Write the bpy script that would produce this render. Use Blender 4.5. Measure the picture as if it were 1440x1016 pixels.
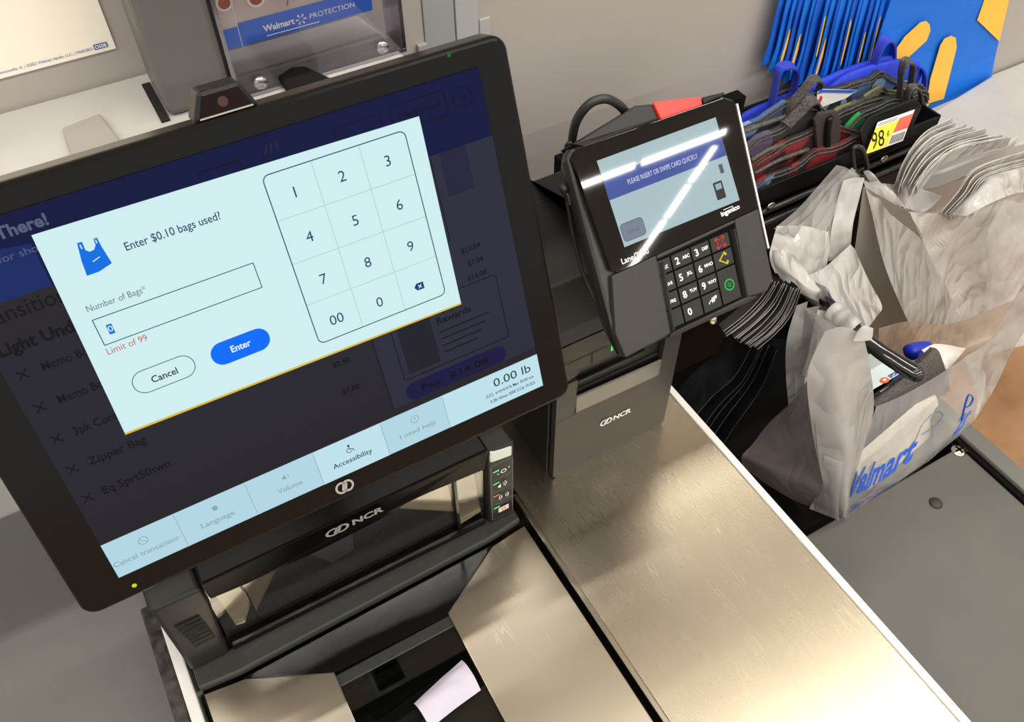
import bpy, bmesh, math, random
from mathutils import Vector, Matrix, noise
random.seed(7)
for o in list(bpy.data.objects): bpy.data.objects.remove(o)
SC = bpy.context.scene
COL = SC.collection
# ------------------------------------------------------------------ camera
cam = bpy.data.cameras.new('camera'); co = bpy.data.objects.new('camera', cam); COL.objects.link(co)
co.location = (0, 0, .74)
co.rotation_euler = [math.radians(a) for a in (40.5879, .4227, -29.7286)]
cam.sensor_width = 36; cam.sensor_fit = 'HORIZONTAL'; cam.lens = 1228.29/1440*36
cam.clip_start = .01; cam.clip_end = 60
SC.camera = co
# ------------------------------------------------------------------ light
SC.view_settings.view_transform = 'Standard'; SC.view_settings.look = 'None'
SC.view_settings.exposure = 0; SC.view_settings.gamma = 1
SC.view_settings.use_curve_mapping = False
W = bpy.data.worlds.new('store_air'); SC.world = W; W.use_nodes = True
W.node_tree.nodes['Background'].inputs[0].default_value = (1, .985, .95, 1)
W.node_tree.nodes['Background'].inputs[1].default_value = .8
LAMP = 62
def area(name, loc, sx, sy, power, rz=0):
    l = bpy.data.lights.new(name, 'AREA'); l.shape = 'RECTANGLE'; l.size = sx; l.size_y = sy
    l.energy = power; l.color = (1, .955, .87)
    o = bpy.data.objects.new(name, l); COL.objects.link(o); o.location = loc; o.rotation_euler = (0, 0, rz)
    return o
# two rows of fluorescent tubes under the store ceiling, mirrored in the card terminal
for x0, x1, y in ((1.6, 3.80, -4.2), (3.87, 4.75, -4.2)):
    area('tube_or_fill_light', ((x0+x1)/2, y, 4), x1-x0, .07, LAMP*(x1-x0)/2*.4)
for a, b in (((4.0, -5.84), (4.33, -5.12)), ((4.345, -5.09), (4.5, -4.73)), ((4.515, -4.70), (4.68, -4.34))):
    d = (Vector(b)-Vector(a))
    area('tube_or_fill_light', ((a[0]+b[0])/2, (a[1]+b[1])/2, 4), d.length, .07, LAMP*d.length/2*.4, math.atan2(d.y, d.x))
for y in (-6.8, -2.0, .3, 2.6):  # unseen fill rows added overhead to brighten the wall and tune the steel
    for x in (-3.6, -1.1, 1.4, 3.9):
        area('tube_or_fill_light', (x, y, 4), 2.4, .16, LAMP*(1.3 if y < -1 else .55))

# ------------------------------------------------------------------ materials
def lin(r, g, b):
    f = lambda v: (v/255/12.92) if v/255 <= .04045 else ((v/255+.055)/1.055)**2.4
    return (f(r), f(g), f(b), 1)
MATS = {}
def mat(name, rgb, rough=.5, metal=0, noise_amt=0, scale=20, bump=0, stretch=(1, 1, 1), spec=.5, coat=0, emit=None, es=1.0, c2=None, bscale=None):
    if name in MATS: return MATS[name]
    m = bpy.data.materials.new(name); m.use_nodes = True; nt = m.node_tree; b = nt.nodes['Principled BSDF']
    c = lin(*rgb); b.inputs['Base Color'].default_value = c
    b.inputs['Roughness'].default_value = rough; b.inputs['Metallic'].default_value = metal
    b.inputs['Specular IOR Level'].default_value = spec; b.inputs['Coat Weight'].default_value = coat
    if emit:
        b.inputs['Emission Color'].default_value = lin(*emit); b.inputs['Emission Strength'].default_value = es
    tc = nt.nodes.new('ShaderNodeTexCoord'); mp = nt.nodes.new('ShaderNodeMapping')
    mp.inputs['Scale'].default_value = stretch; nt.links.new(tc.outputs['Object'], mp.inputs['Vector'])
    n = nt.nodes.new('ShaderNodeTexNoise'); n.inputs['Scale'].default_value = scale; n.inputs['Detail'].default_value = 4
    nt.links.new(mp.outputs[0], n.inputs['Vector'])
    if noise_amt or c2:
        mx = nt.nodes.new('ShaderNodeMix'); mx.data_type = 'RGBA'
        cr = nt.nodes.new('ShaderNodeMapRange'); cr.inputs[1].default_value = .35; cr.inputs[2].default_value = .65
        nt.links.new(n.outputs[0], cr.inputs[0]); nt.links.new(cr.outputs[0], mx.inputs[0])
        d = lin(*c2) if c2 else tuple(max(0, v*(1-noise_amt)) for v in c[:3])+(1,)
        mx.inputs[6].default_value = c; mx.inputs[7].default_value = d
        nt.links.new(mx.outputs[2], b.inputs['Base Color'])
    if bump:
        n2 = nt.nodes.new('ShaderNodeTexNoise'); n2.inputs['Scale'].default_value = bscale or scale*3; n2.inputs['Detail'].default_value = 5
        nt.links.new(mp.outputs[0], n2.inputs['Vector'])
        bp = nt.nodes.new('ShaderNodeBump'); bp.inputs['Strength'].default_value = bump; bp.inputs['Distance'].default_value = .002
        nt.links.new(n2.outputs[0], bp.inputs['Height']); nt.links.new(bp.outputs[0], b.inputs['Normal'])
    MATS[name] = m; return m
def glow(name, rgb, k=1.0, rough=.12):
    return mat(name, (2, 2, 2), rough, emit=rgb, es=k, spec=.12)
def steel(name, rough, rgb=(214, 205, 188), stretch=(1, 1, 1), bump=0):
    if name in MATS: return MATS[name]
    m = mat(name, rgb, rough, 1, noise_amt=.06, scale=9, bump=bump, stretch=stretch, bscale=60)
    nt = m.node_tree; b = nt.nodes['Principled BSDF']
    tc = nt.nodes.new('ShaderNodeTexCoord'); mp = nt.nodes.new('ShaderNodeMapping'); mp.inputs['Rotation'].default_value = (0, 0, .5)
    mp.inputs['Scale'].default_value = (420, 40, 30); nt.links.new(tc.outputs['Object'], mp.inputs[0])
    n = nt.nodes.new('ShaderNodeTexNoise'); n.inputs['Scale'].default_value = 1; n.inputs['Detail'].default_value = 2
    nt.links.new(mp.outputs[0], n.inputs['Vector'])
    r = nt.nodes.new('ShaderNodeMapRange'); r.inputs[1].default_value = .3; r.inputs[2].default_value = .75
    r.inputs[3].default_value = rough*.985; r.inputs[4].default_value = rough*1.025
    nt.links.new(n.outputs[0], r.inputs[0]); nt.links.new(r.outputs[0], b.inputs['Roughness'])
    # fine hairline scratches: thin level lines of a stretched noise, gated by a broad one
    mp2 = nt.nodes.new('ShaderNodeMapping'); mp2.inputs['Rotation'].default_value = (0, 0, .35); mp2.inputs['Scale'].default_value = (70, 5, 5); mp2.inputs['Location'].default_value = (0, 0, .43); mp.inputs['Location'].default_value = (0, 0, .37); nt.links.new(tc.outputs['Object'], mp2.inputs[0])
    n3 = nt.nodes.new('ShaderNodeTexNoise'); n3.inputs['Scale'].default_value = 1.4; n3.inputs['Detail'].default_value = 1; nt.links.new(mp2.outputs[0], n3.inputs['Vector'])
    s1 = nt.nodes.new('ShaderNodeMath'); s1.operation = 'SUBTRACT'; s1.inputs[1].default_value = .5; nt.links.new(n3.outputs[0], s1.inputs[0])
    s2 = nt.nodes.new('ShaderNodeMath'); s2.operation = 'ABSOLUTE'; nt.links.new(s1.outputs[0], s2.inputs[0])
    s3 = nt.nodes.new('ShaderNodeMapRange'); s3.inputs[1].default_value = 0; s3.inputs[2].default_value = .008; s3.inputs[3].default_value = 1; s3.inputs[4].default_value = 0; nt.links.new(s2.outputs[0], s3.inputs[0])
    n4 = nt.nodes.new('ShaderNodeTexNoise'); n4.inputs['Scale'].default_value = 26; nt.links.new(tc.outputs['Object'], n4.inputs['Vector'])
    s4 = nt.nodes.new('ShaderNodeMapRange'); s4.inputs[1].default_value = .52; s4.inputs[2].default_value = .66; nt.links.new(n4.outputs[0], s4.inputs[0])
    s5 = nt.nodes.new('ShaderNodeMath'); s5.operation = 'MULTIPLY'; nt.links.new(s3.outputs[0], s5.inputs[0]); nt.links.new(s4.outputs[0], s5.inputs[1])
    src = b.inputs['Base Color'].links[0].from_socket
    mx2 = nt.nodes.new('ShaderNodeMix'); mx2.data_type = 'RGBA'; nt.links.new(s5.outputs[0], mx2.inputs[0]); nt.links.new(src, mx2.inputs[6]); mx2.inputs[7].default_value = (.72, .68, .58, 1)
    nt.links.new(mx2.outputs[2], b.inputs['Base Color'])
    return m
def film(name, rgb, clear=.08, trans=.3, rough=.18, wr=.85, scale=8):
    """thin plastic bag film: diffuse, light passing through, a share of plain see-through, creased gloss"""
    m = bpy.data.materials.new(name); m.use_nodes = True; nt = m.node_tree; nt.nodes.clear(); N = nt.nodes.new; L = nt.links.new
    out = N('ShaderNodeOutputMaterial'); tc = N('ShaderNodeTexCoord')
    mp = N('ShaderNodeMapping'); mp.inputs['Scale'].default_value = (1.25, 1, .75); L(tc.outputs['Object'], mp.inputs[0])
    n = N('ShaderNodeTexNoise'); n.inputs['Scale'].default_value = scale; n.inputs['Detail'].default_value = 1.5; n.inputs['Distortion'].default_value = .6; L(mp.outputs[0], n.inputs['Vector'])
    a = N('ShaderNodeMath'); a.operation = 'SUBTRACT'; a.inputs[1].default_value = .5; L(n.outputs[0], a.inputs[0])
    a2 = N('ShaderNodeMath'); a2.operation = 'ABSOLUTE'; L(a.outputs[0], a2.inputs[0])
    n2 = N('ShaderNodeTexNoise'); n2.inputs['Scale'].default_value = scale*3.1; n2.inputs['Detail'].default_value = 1; L(mp.outputs[0], n2.inputs['Vector'])
    a3 = N('ShaderNodeMath'); a3.operation = 'SUBTRACT'; a3.inputs[1].default_value = .52; L(n2.outputs[0], a3.inputs[0])
    a4 = N('ShaderNodeMath'); a4.operation = 'ABSOLUTE'; L(a3.outputs[0], a4.inputs[0])
    ab = N('ShaderNodeMath'); ab.operation = 'MULTIPLY_ADD'; ab.inputs[1].default_value = .3; L(a4.outputs[0], ab.inputs[0]); L(a2.outputs[0], ab.inputs[2])
    bp = N('ShaderNodeBump'); bp.inputs['Strength'].default_value = wr; bp.inputs['Distance'].default_value = .05; L(ab.outputs[0], bp.inputs['Height'])
    d = N('ShaderNodeBsdfPrincipled'); d.inputs['Base Color'].default_value = lin(*rgb); d.inputs['Roughness'].default_value = rough
    d.inputs['Specular IOR Level'].default_value = .6; L(bp.outputs[0], d.inputs['Normal'])
    t = N('ShaderNodeBsdfTranslucent'); t.inputs[0].default_value = lin(*rgb); L(bp.outputs[0], t.inputs['Normal'])
    x = N('ShaderNodeMixShader'); x.inputs[0].default_value = trans; L(d.outputs[0], x.inputs[1]); L(t.outputs[0], x.inputs[2])
    tr = N('ShaderNodeBsdfTransparent'); y = N('ShaderNodeMixShader'); y.inputs[0].default_value = clear
    L(x.outputs[0], y.inputs[1]); L(tr.outputs[0], y.inputs[2]); L(y.outputs[0], out.inputs[0])
    MATS[name] = m; return m
def clear_plastic(name, tint, rough=.05, gloss=.12):
    m = bpy.data.materials.new(name); m.use_nodes = True; nt = m.node_tree; nt.nodes.clear(); N = nt.nodes.new; L = nt.links.new
    out = N('ShaderNodeOutputMaterial'); t = N('ShaderNodeBsdfTransparent'); t.inputs[0].default_value = tint
    g = N('ShaderNodeBsdfGlossy'); g.inputs['Roughness'].default_value = rough
    fr = N('ShaderNodeFresnel'); fr.inputs[0].default_value = 1.5
    ad = N('ShaderNodeMath'); ad.operation = 'MULTIPLY_ADD'; ad.inputs[1].default_value = .6; ad.inputs[2].default_value = gloss; L(fr.outputs[0], ad.inputs[0])
    x = N('ShaderNodeMixShader'); L(ad.outputs[0], x.inputs[0]); L(t.outputs[0], x.inputs[1]); L(g.outputs[0], x.inputs[2]); L(x.outputs[0], out.inputs[0])
    return m
BLK = mat('black_plastic', (22, 21, 21), .42, spec=.25, noise_amt=.15, scale=300, bump=.06)
BLKG = mat('gloss_black', (7, 7, 7), .12, spec=.22)
DK = mat('charcoal_plastic', (52, 51, 49), .45, spec=.3, noise_amt=.08, scale=200, bump=.05)
DK2 = mat('dark_grey_plastic', (34, 33, 32), .42, spec=.28, noise_amt=.1, scale=200, bump=.05)
WALL = mat('wall_panel_grey', (170, 164, 159), .55, noise_amt=.04, scale=5)
LEDGE = mat('pale_grey_metal', (180, 179, 176), .4, noise_amt=.1, scale=12)
GREY = mat('grey_laminate', (104, 103, 101), .5, noise_amt=.06, scale=14, bump=.05)
STEEL = steel('brushed_steel', .27, (188, 178, 158))
STEEL2 = steel('polished_steel', .2)
MIRR = mat('scanner_mirror', (226, 218, 200), .3, 1)
RIM = mat('white_edge_strip', (220, 219, 215), .35)
WHITE = mat('white_print', (228, 228, 226), .5)
RUB = mat('cable_rubber', (30, 30, 30), .4)
BAGG = film('grey_bag_film', (214, 213, 210))
BAGC = film('sheer_bag_film', (206, 205, 204), clear=.5, trans=.4, wr=.5)
BAGT = film('thin_bag_film', (192, 190, 187), clear=.18, trans=.35)
BAGD = film('shaded_bag_film', (22, 22, 25), clear=.04, trans=.1, rough=.4, wr=.25)  # bag film darkened so its colour carries the shade below the terminal

# ------------------------------------------------------------------ mesh helpers
ORG = {}
def org(o): return ORG.get(o.name, Vector((0, 0, 0))) if o else Vector((0, 0, 0))
def finish_mesh(name, bm, m, parent=None, smooth=False, bevel=0, seg=2, origin=None, angle=35):
    bmesh.ops.recalc_face_normals(bm, faces=bm.faces)
    me = bpy.data.meshes.new(name)
    if parent: off = org(parent)
    else:
        if origin is None:
            xs = [v.co for v in bm.verts]
            origin = (sum(v.x for v in xs)/len(xs), sum(v.y for v in xs)/len(xs), min(v.z for v in xs))
        off = Vector(origin)
    for v in bm.verts: v.co -= off
    for f in bm.faces: f.smooth = smooth
    bm.to_mesh(me); bm.free()
    for q in (m if isinstance(m, (list, tuple)) else [m]): me.materials.append(q)
    o = bpy.data.objects.new(name, me); COL.objects.link(o)
    if parent: o.parent = parent
    else: o.location = off
    ORG[o.name] = Vector(off)
    if bevel:
        b = o.modifiers.new('bevel', 'BEVEL'); b.width = bevel; b.segments = seg; b.limit_method = 'ANGLE'; b.angle_limit = math.radians(angle)
        b.harden_normals = False
    return o
def thing(name, loc, label, cat, group=None):
    o = bpy.data.objects.new(name, None); COL.objects.link(o); o.location = loc; o.empty_display_size = .02
    ORG[o.name] = Vector(loc); tag(o, label, cat, group); return o
def tag(o, label, cat=None, group=None):
    o['label'] = label
    if cat: o['category'] = cat
    if group: o['group'] = group
    return o
def struct(o, label=None):
    o['kind'] = 'structure'
    if label: o['label'] = label
    return o
def B(): return bmesh.new()
def box(bm, a, b):
    x0, y0, z0 = a; x1, y1, z1 = b
    v = [bm.verts.new(p) for p in ((x0,y0,z0),(x1,y0,z0),(x1,y1,z0),(x0,y1,z0),(x0,y0,z1),(x1,y0,z1),(x1,y1,z1),(x0,y1,z1))]
    for f in ((0,3,2,1),(4,5,6,7),(0,1,5,4),(1,2,6,5),(2,3,7,6),(3,0,4,7)): bm.faces.new([v[i] for i in f])
    return bm
def prism(bm, pts, d):
    """closed outline pts (3D) pushed along vector d"""
    d = Vector(d); a = [bm.verts.new(Vector(p)) for p in pts]; b = [bm.verts.new(Vector(p)+d) for p in pts]
    n = len(pts); bm.faces.new(a); bm.faces.new(b[::-1])
    for i in range(n): bm.faces.new((a[i], b[i], b[(i+1) % n], a[(i+1) % n]))
    return bm
def loft(bm, A, Bp):
    a = [bm.verts.new(p) for p in A]; b = [bm.verts.new(p) for p in Bp]; n = len(a)
    bm.faces.new(a); bm.faces.new(b[::-1])
    for i in range(n): bm.faces.new((a[i], b[i], b[(i+1) % n], a[(i+1) % n]))
    return bm
def cr(p, k):
    """Catmull-Rom through list p, k steps per span"""
    p = [Vector(q) for q in p]; out = []
    if len(p) < 3: 
        return [p[0].lerp(p[1], i/k) for i in range(k+1)]
    for i in range(len(p)-1):
        p0 = p[i-1] if i else p[0]*2-p[1]; p1, p2 = p[i], p[i+1]; p3 = p[i+2] if i+2 < len(p) else p[-1]*2-p[-2]
        for j in range(k):
            t = j/k
            out.append(.5*((2*p1)+(p2-p0)*t+(2*p0-5*p1+4*p2-p3)*t*t+(3*p1-p0-3*p2+p3)*t**3))
    out.append(p[-1]); return out
def tube(bm, path, r, n=10, k=6, smoothpath=True, flat=1.0, cap=True):
    P = cr(path, k) if smoothpath and len(path) > 2 else [Vector(q) for q in path]
    rings = []; up = Vector((0, 0, 1))
    t0 = (P[1]-P[0]).normalized(); s = t0.cross(up)
    if s.length < .1: s = t0.cross(Vector((1, 0, 0)))
    s.normalize()
    for i, p in enumerate(P):
        t = (P[min(i+1, len(P)-1)]-P[max(i-1, 0)]).normalized()
        s = (s-t*s.dot(t)).normalized(); u = t.cross(s)
        rr = r(i/(len(P)-1)) if callable(r) else r
        rings.append([bm.verts.new(p+s*math.cos(a)*rr*flat+u*math.sin(a)*rr) for a in [2*math.pi*j/n for j in range(n)]])
    for a, b in zip(rings, rings[1:]):
        for j in range(n): bm.faces.new((a[j], a[(j+1) % n], b[(j+1) % n], b[j]))
    if cap: bm.faces.new(rings[0][::-1]); bm.faces.new(rings[-1])
    return bm
def grid_pts(rows, k):
    """bicubic subdivision of a grid of control points"""
    R = [cr(r, k) for r in rows]; cols = []
    for j in range(len(R[0])): cols.append(cr([r[j] for r in R], k))
    return [[cols[j][i] for j in range(len(cols))] for i in range(len(cols[0]))]
def patch(bm, rows, k=7, wr=.003, fr=14, seed=0, st=(1, 1, 1), edge=True):
    G = grid_pts(rows, k); H = len(G); Wd = len(G[0]); V = []
    for i in range(H):
        row = []
        for j in range(Wd):
            p = G[i][j]; du = G[i][min(j+1, Wd-1)]-G[i][max(j-1, 0)]; dv = G[min(i+1, H-1)][j]-G[max(i-1, 0)][j]
            n = du.cross(dv); n = n.normalized() if n.length > 1e-9 else Vector((0, 0, 1))
            q = Vector((p.x*st[0], p.y*st[1], p.z*st[2]))*fr+Vector((seed, seed*2, seed*3))
            a = abs(noise.noise(q)); b = abs(noise.noise(q*2.3)); h = (a-.25)*1.7+(b-.2)*.25
            e = 1 if not edge else min(1, min(i, j, H-1-i, Wd-1-j)/2+.25)
            row.append(bm.verts.new(p+n*h*wr*e))
        V.append(row)
    for i in range(H-1):
        for j in range(Wd-1): bm.faces.new((V[i][j], V[i][j+1], V[i+1][j+1], V[i+1][j]))
    return G
TXT = {}
def glyphs(s, bold=0, shear=0, space=1):
    key = (s, bold, shear, space)
    if key not in TXT:
        c = bpy.data.curves.new('t', 'FONT'); c.body = s; c.size = 1; c.offset = bold; c.shear = shear; c.space_character = space
        c.resolution_u = 3; c.fill_mode = 'FRONT'
        o = bpy.data.objects.new('t', c); me = bpy.data.meshes.new_from_object(o)
        vs = [(v.co.x, v.co.y) for v in me.vertices]; fs = [tuple(p.vertices) for p in me.polygons]
        bpy.data.objects.remove(o); bpy.data.meshes.remove(me); bpy.data.curves.remove(c)
        TXT[key] = (vs, fs)
    return TXT[key]
def rr_pts(x0, y0, x1, y1, r, n=6):
    out = []
    for cx, cy, a0 in ((x1-r, y0+r, -90), (x1-r, y1-r, 0), (x0+r, y1-r, 90), (x0+r, y0+r, 180)):
        for i in range(n+1):
            a = math.radians(a0+90*i/n); out.append((cx+r*math.cos(a), cy+r*math.sin(a)))
    return out
class Can:
    """flat print on a plane: coordinates run right (u) and down (v); layers lift off by h"""
    def __init__(s, O, u, v, k, step=.0002):
        s.O = Vector(O); s.u = Vector(u).normalized(); s.v = Vector(v).normalized(); s.n = s.v.cross(s.u).normalized(); s.k = k; s.L = {}; s.step = step
    def pt(s, x, y, h=0): return s.O+s.u*(x*s.k)+s.v*(y*s.k)+s.n*(h*s.step)
    def bm(s, key):
        if key not in s.L: s.L[key] = B()
        return s.L[key]
    def poly(s, key, pts, h=1):
        b = s.bm(key); b.faces.new([b.verts.new(s.pt(x, y, h)) for x, y in pts])
    def rect(s, key, x0, y0, x1, y1, h=1): s.poly(key, [(x0, y0), (x1, y0), (x1, y1), (x0, y1)], h)
    def rrect(s, key, x0, y0, x1, y1, r, h=1): s.poly(key, rr_pts(x0, y0, x1, y1, r), h)
    def ringpts(s, key, A, Bq, h=1):
        b = s.bm(key); n = len(A); a = [b.verts.new(s.pt(*p, h)) for p in A]; c = [b.verts.new(s.pt(*p, h)) for p in Bq]
        for i in range(n): b.faces.new((a[i], a[(i+1) % n], c[(i+1) % n], c[i]))
    def rring(s, key, x0, y0, x1, y1, r, w, h=1):
        s.ringpts(key, rr_pts(x0, y0, x1, y1, r), rr_pts(x0+w, y0+w, x1-w, y1-w, max(r-w, .01)), h)
    def circ(s, key, x, y, r, h=1, n=20, sx=1): s.poly(key, [(x+r*sx*math.cos(2*math.pi*i/n), y+r*math.sin(2*math.pi*i/n)) for i in range(n)], h)
    def ring(s, key, x, y, r, w, h=1, n=24, a0=0, a1=360, sx=1):
        b = s.bm(key); P = []
        for i in range(n+1):
            a = math.radians(a0+(a1-a0)*i/n); P.append([b.verts.new(s.pt(x+q*sx*math.cos(a), y+q*math.sin(a), h)) for q in (r, r-w)])
        for p, q in zip(P, P[1:]): b.faces.new((p[0], q[0], q[1], p[1]))
    def line(s, key, p, q, w, h=1):
        dx, dy = q[0]-p[0], q[1]-p[1]; l = math.hypot(dx, dy); a, b = -dy/l*w/2, dx/l*w/2
        s.poly(key, [(p[0]+a, p[1]+b), (q[0]+a, q[1]+b), (q[0]-a, q[1]-b), (p[0]-a, p[1]-b)], h)
    def text(s, key, t, x, y, cap, w=None, al='l', bold=0, shear=0, h=2, rot=0, space=1, fn=None):
        vs, fs = glyphs(t, bold, shear, space); b = s.bm(key)
        x0 = min(v[0] for v in vs); x1 = max(v[0] for v in vs); k = cap/.70; kx = w/(x1-x0) if w else k
        W_ = (x1-x0)*kx; ox = {'l': 0, 'c': -W_/2, 'r': -W_}[al]; c, sn = math.cos(rot), math.sin(rot); V = []
        for vx, vy in vs:
            px, py = (vx-x0)*kx+ox, -vy*k
            px, py = px*c-py*sn+x, px*sn+py*c+y
            V.append(b.verts.new(fn(px, py) if fn else s.pt(px, py, h)))
        for f in fs:
            try: b.faces.new([V[i] for i in f])
            except ValueError: pass
    def done(s, parent, names):
        """names: key -> (object name, material)"""
        out = {}
        for k, b in s.L.items():
            nm, m = names[k]
            flip = [f for f in b.faces]
            me = bpy.data.meshes.new(nm); off = org(parent)
            for v in b.verts: v.co -= off
            for f in b.faces:
                f.normal_update()
                if f.normal.dot(s.n) < 0: f.normal_flip()
            b.to_mesh(me); b.free(); me.materials.append(m)
            o = bpy.data.objects.new(nm, me); COL.objects.link(o); o.parent = parent; ORG[o.name] = Vector(off); out[k] = o
        return out
def linked_rings(c, key, x, y, r, w, h=2, sx=1):
    """two interlinked rings drawn as open loops, the emblem before the maker's letters"""
    c.ring(key, x-r*.42*sx, y, r, w, h, a0=40, a1=325, sx=sx); c.ring(key, x+r*.62*sx, y, r, w, h, a0=-140, a1=145, sx=sx)
    c.line(key, (x-r*.30*sx, y+r*.55), (x+r*.12*sx, y-r*.62), w, h); c.line(key, (x+r*.12*sx, y+r*.62), (x+r*.52*sx, y-r*.55), w, h)
def spark(c, key, x, y, r, h=2, n=6, a0=0, w=.17):
    for i in range(n):
        a = math.radians(a0+360*i/n); dx, dy = math.cos(a), math.sin(a); px, py = -dy, dx
        c.poly(key, [(x+dx*r*.35-px*r*.05, y+dy*r*.35-py*r*.05), (x+dx*r*.95-px*r*w, y+dy*r*.95-py*r*w), (x+dx*r+0, y+dy*r+0), (x+dx*r*.95+px*r*w, y+dy*r*.95+py*r*w), (x+dx*r*.35+px*r*.05, y+dy*r*.35+py*r*.05)], h)
UX = (1, 0, 0)

# ================================================================== SETTING
YW = .80
b = B(); box(b, (-.6, YW, -.95), (.345, YW+.03, .82)); struct(finish_mesh('wall_back', b, WALL))
b = B(); box(b, (.41, YW, -.95), (3.2, YW+.03, .82)); struct(finish_mesh('wall_right', b, WALL))
JT = mat('joint_grey', (150, 155, 158), .45)
b = B(); box(b, (.3455, YW-.002, -.95), (.3815, YW+.03, .82)); struct(finish_mesh('trim_1', b, JT, bevel=.001))
b = B(); box(b, (.3825, YW-.003, -.95), (.4095, YW+.03, .82)); struct(finish_mesh('trim_2', b, mat('joint_grey_light', (168, 171, 172), .45), bevel=.001))
b = B(); box(b, (.335, YW-.006, -.2), (.346, YW, .255)); struct(finish_mesh('trim_3', b, JT, bevel=.001))
b = B(); box(b, (.411, YW-.002, .215), (.425, YW, .262)); struct(finish_mesh('trim_4', b, mat('joint_grey_light', (168, 171, 172), .45), bevel=.001))
b = B(); box(b, (-4, -8, -.97), (8, 6, -.95))
FL = mat('polished_concrete', (168, 130, 94), .35, c2=(132, 98, 68), scale=5, bump=.05)
struct(finish_mesh('floor', b, FL), 'brown polished concrete floor of the store')
b = B(); box(b, (-8, -10, 4.2), (9, 8, 4.25)); struct(finish_mesh('ceiling', b, mat('ceiling_white', (205, 200, 190), .8)))

# pale ledge behind the monitor, and the lower one at the right behind the bags
t = thing('metal_ledge', (.0, .72, .29), 'pale grey metal ledge running behind the monitor along the wall', 'ledge')
b = B(); prism(b, [(-.6, .52, .306), (.282, .52, .306), (.282, .735, .306), (.275, YW-.003, .306), (-.6, YW-.003, .306)], (0, 0, -.05)); finish_mesh('top_plate', b, LEDGE, t, bevel=.004)
b = B(); box(b, (-.6, .68, -.3), (.27, .79, .256)); finish_mesh('cabinet_box', b, LEDGE, t)
b = B(); box(b, (.055, .708, .3063), (.0625, .775, .308)); finish_mesh('post_slot', b, mat('slot_black', (8, 8, 8), .8), t)
o = B(); prism(o, [(-.021,.735,.3065), (.012,.741,.3065), (.019,.684,.3065), (.019,.60,.3065), (-.019,.60,.3065), (-.022,.684,.3065)], (0, 0, .006))
tag(finish_mesh('hinge_cover', o, mat('tab_grey', (150, 146, 144), .5), bevel=.002), 'flat grey cover tab lying on the pale ledge behind the monitor', 'cover')
o = B(); prism(o, [(.164,.720,.3065), (.18,.728,.3065), (.192,.724,.3065), (.206,.69,.3065), (.212,.62,.3065), (.160,.62,.3065)], (0, 0, .006))
tag(finish_mesh('hinge_cover', o, BLK, bevel=.003), 'black rounded cover tab on the ledge in front of the clear leaflet holder', 'cover')
b = B(); box(b, (.063, .711, .3065), (.1215, .78, 1.15)); 
tag(finish_mesh('metal_post', b, mat('post_grey', (94, 92, 90), .45, noise_amt=.08, scale=8), bevel=.006), 'square grey metal post rising from the ledge beside the white notice', 'post')

# white notice on the wall
t = thing('wall_notice', (0, YW-.003, .35), 'cream white paper notice with small blue print taped to the wall', 'notice')
pn = [(0.0523,0.797,0.3267), (-0.0525,0.797,0.3303)]
b = B(); prism(b, [(.047, .797, .3345), (-.4, .797, .3345), (-.4, .797, .62), (.047, .797, .62)], (0, .0015, 0)); finish_mesh('paper', b, mat('cream_paper', (245, 238, 222), .7), t)
c = Can((.047, .7965, .3345), UX, (0, 0, -1), .001)
bl = mat('notice_blue', (60, 98, 170), .6)
c.rrect('b', -17.5, -8.4, -5.6, -3.6, .8, 1); c.text('w', 'OSSB', -16.6, -4.5, 3.0, w=10, h=2, bold=.02)
c.text('b', '©2021 Walmart Apollo, LLC. | 596852855', -19, -4.2, 2.5, w=55, al='r', h=1); c.text('b', 'Bentonville, IL |', -75.5, -4.2, 2.5, w=22, al='r', h=1)
c.done(t, {'b': ('notice_print', bl), 'w': ('emblem_letters', mat('cream_paper', (0, 0, 0)))})

# clear acrylic leaflet holder on the ledge
t = thing('leaflet_holder', (.2, .73, .3065), 'clear acrylic leaflet holder with a blue banner card on the ledge', 'holder')
ACR = clear_plastic('acrylic', (.96, .955, .98, 1), .03, .0)
ACE = clear_plastic('acrylic_edge', (.90, .86, .97, 1), .15, .35)
hx0, hx1, hy0, hy1, hz0, hz1 = .123, .286, .708, .745, .3065, .52
b = B()
box(b, (hx0, hy0, hz0), (hx1, hy0+.0025, hz1)); box(b, (hx0, hy1, hz0), (hx1, hy1+.0025, hz1)); box(b, (hx0, hy0, hz0), (hx1, hy1, hz0+.0025))
finish_mesh('holder_body', b, ACR, t)
b = B(); box(b, (hx0-.0005, hy0, hz0), (hx0+.003, hy1+.0025, hz1)); box(b, (hx1-.003, hy0, hz0), (hx1+.0005, hy1+.0025, hz1)); box(b, (hx0, hy0-.0012, hz0), (hx1, hy0, hz0+.003))
finish_mesh('holder_edge', b, ACE, t)
for q in (.145, .262):
    b = B(); tube(b, [(q, hy0-.001, hz0+.012), (q, hy0-.004, hz0+.012)], .006, n=16, smoothpath=False); finish_mesh('rubber_foot', b, ACE, t, smooth=True)
cy = hy0+.010
tc_ = thing('leaflet_card', (.2, cy, .33), 'printed card with dishes and a blue banner standing inside the clear holder', 'card')
zc0 = .349
b = B(); box(b, (.1275, cy, zc0), (.262, cy+.0012, .51)); finish_mesh('card_sheet', b, mat('card_photo', (196, 182, 170), .5, c2=(170, 155, 145), scale=18), tc_)
c = Can((.1275, cy-.0003, zc0), UX, (0, 0, -1), .00088)
c.rect('b', 0, -20, 14.3, 0, 1); c.rect('b', 14.8, -23, 152.8, -0, 1); c.rect('w', 14.3, -60, 14.8, 2, 2)
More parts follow.
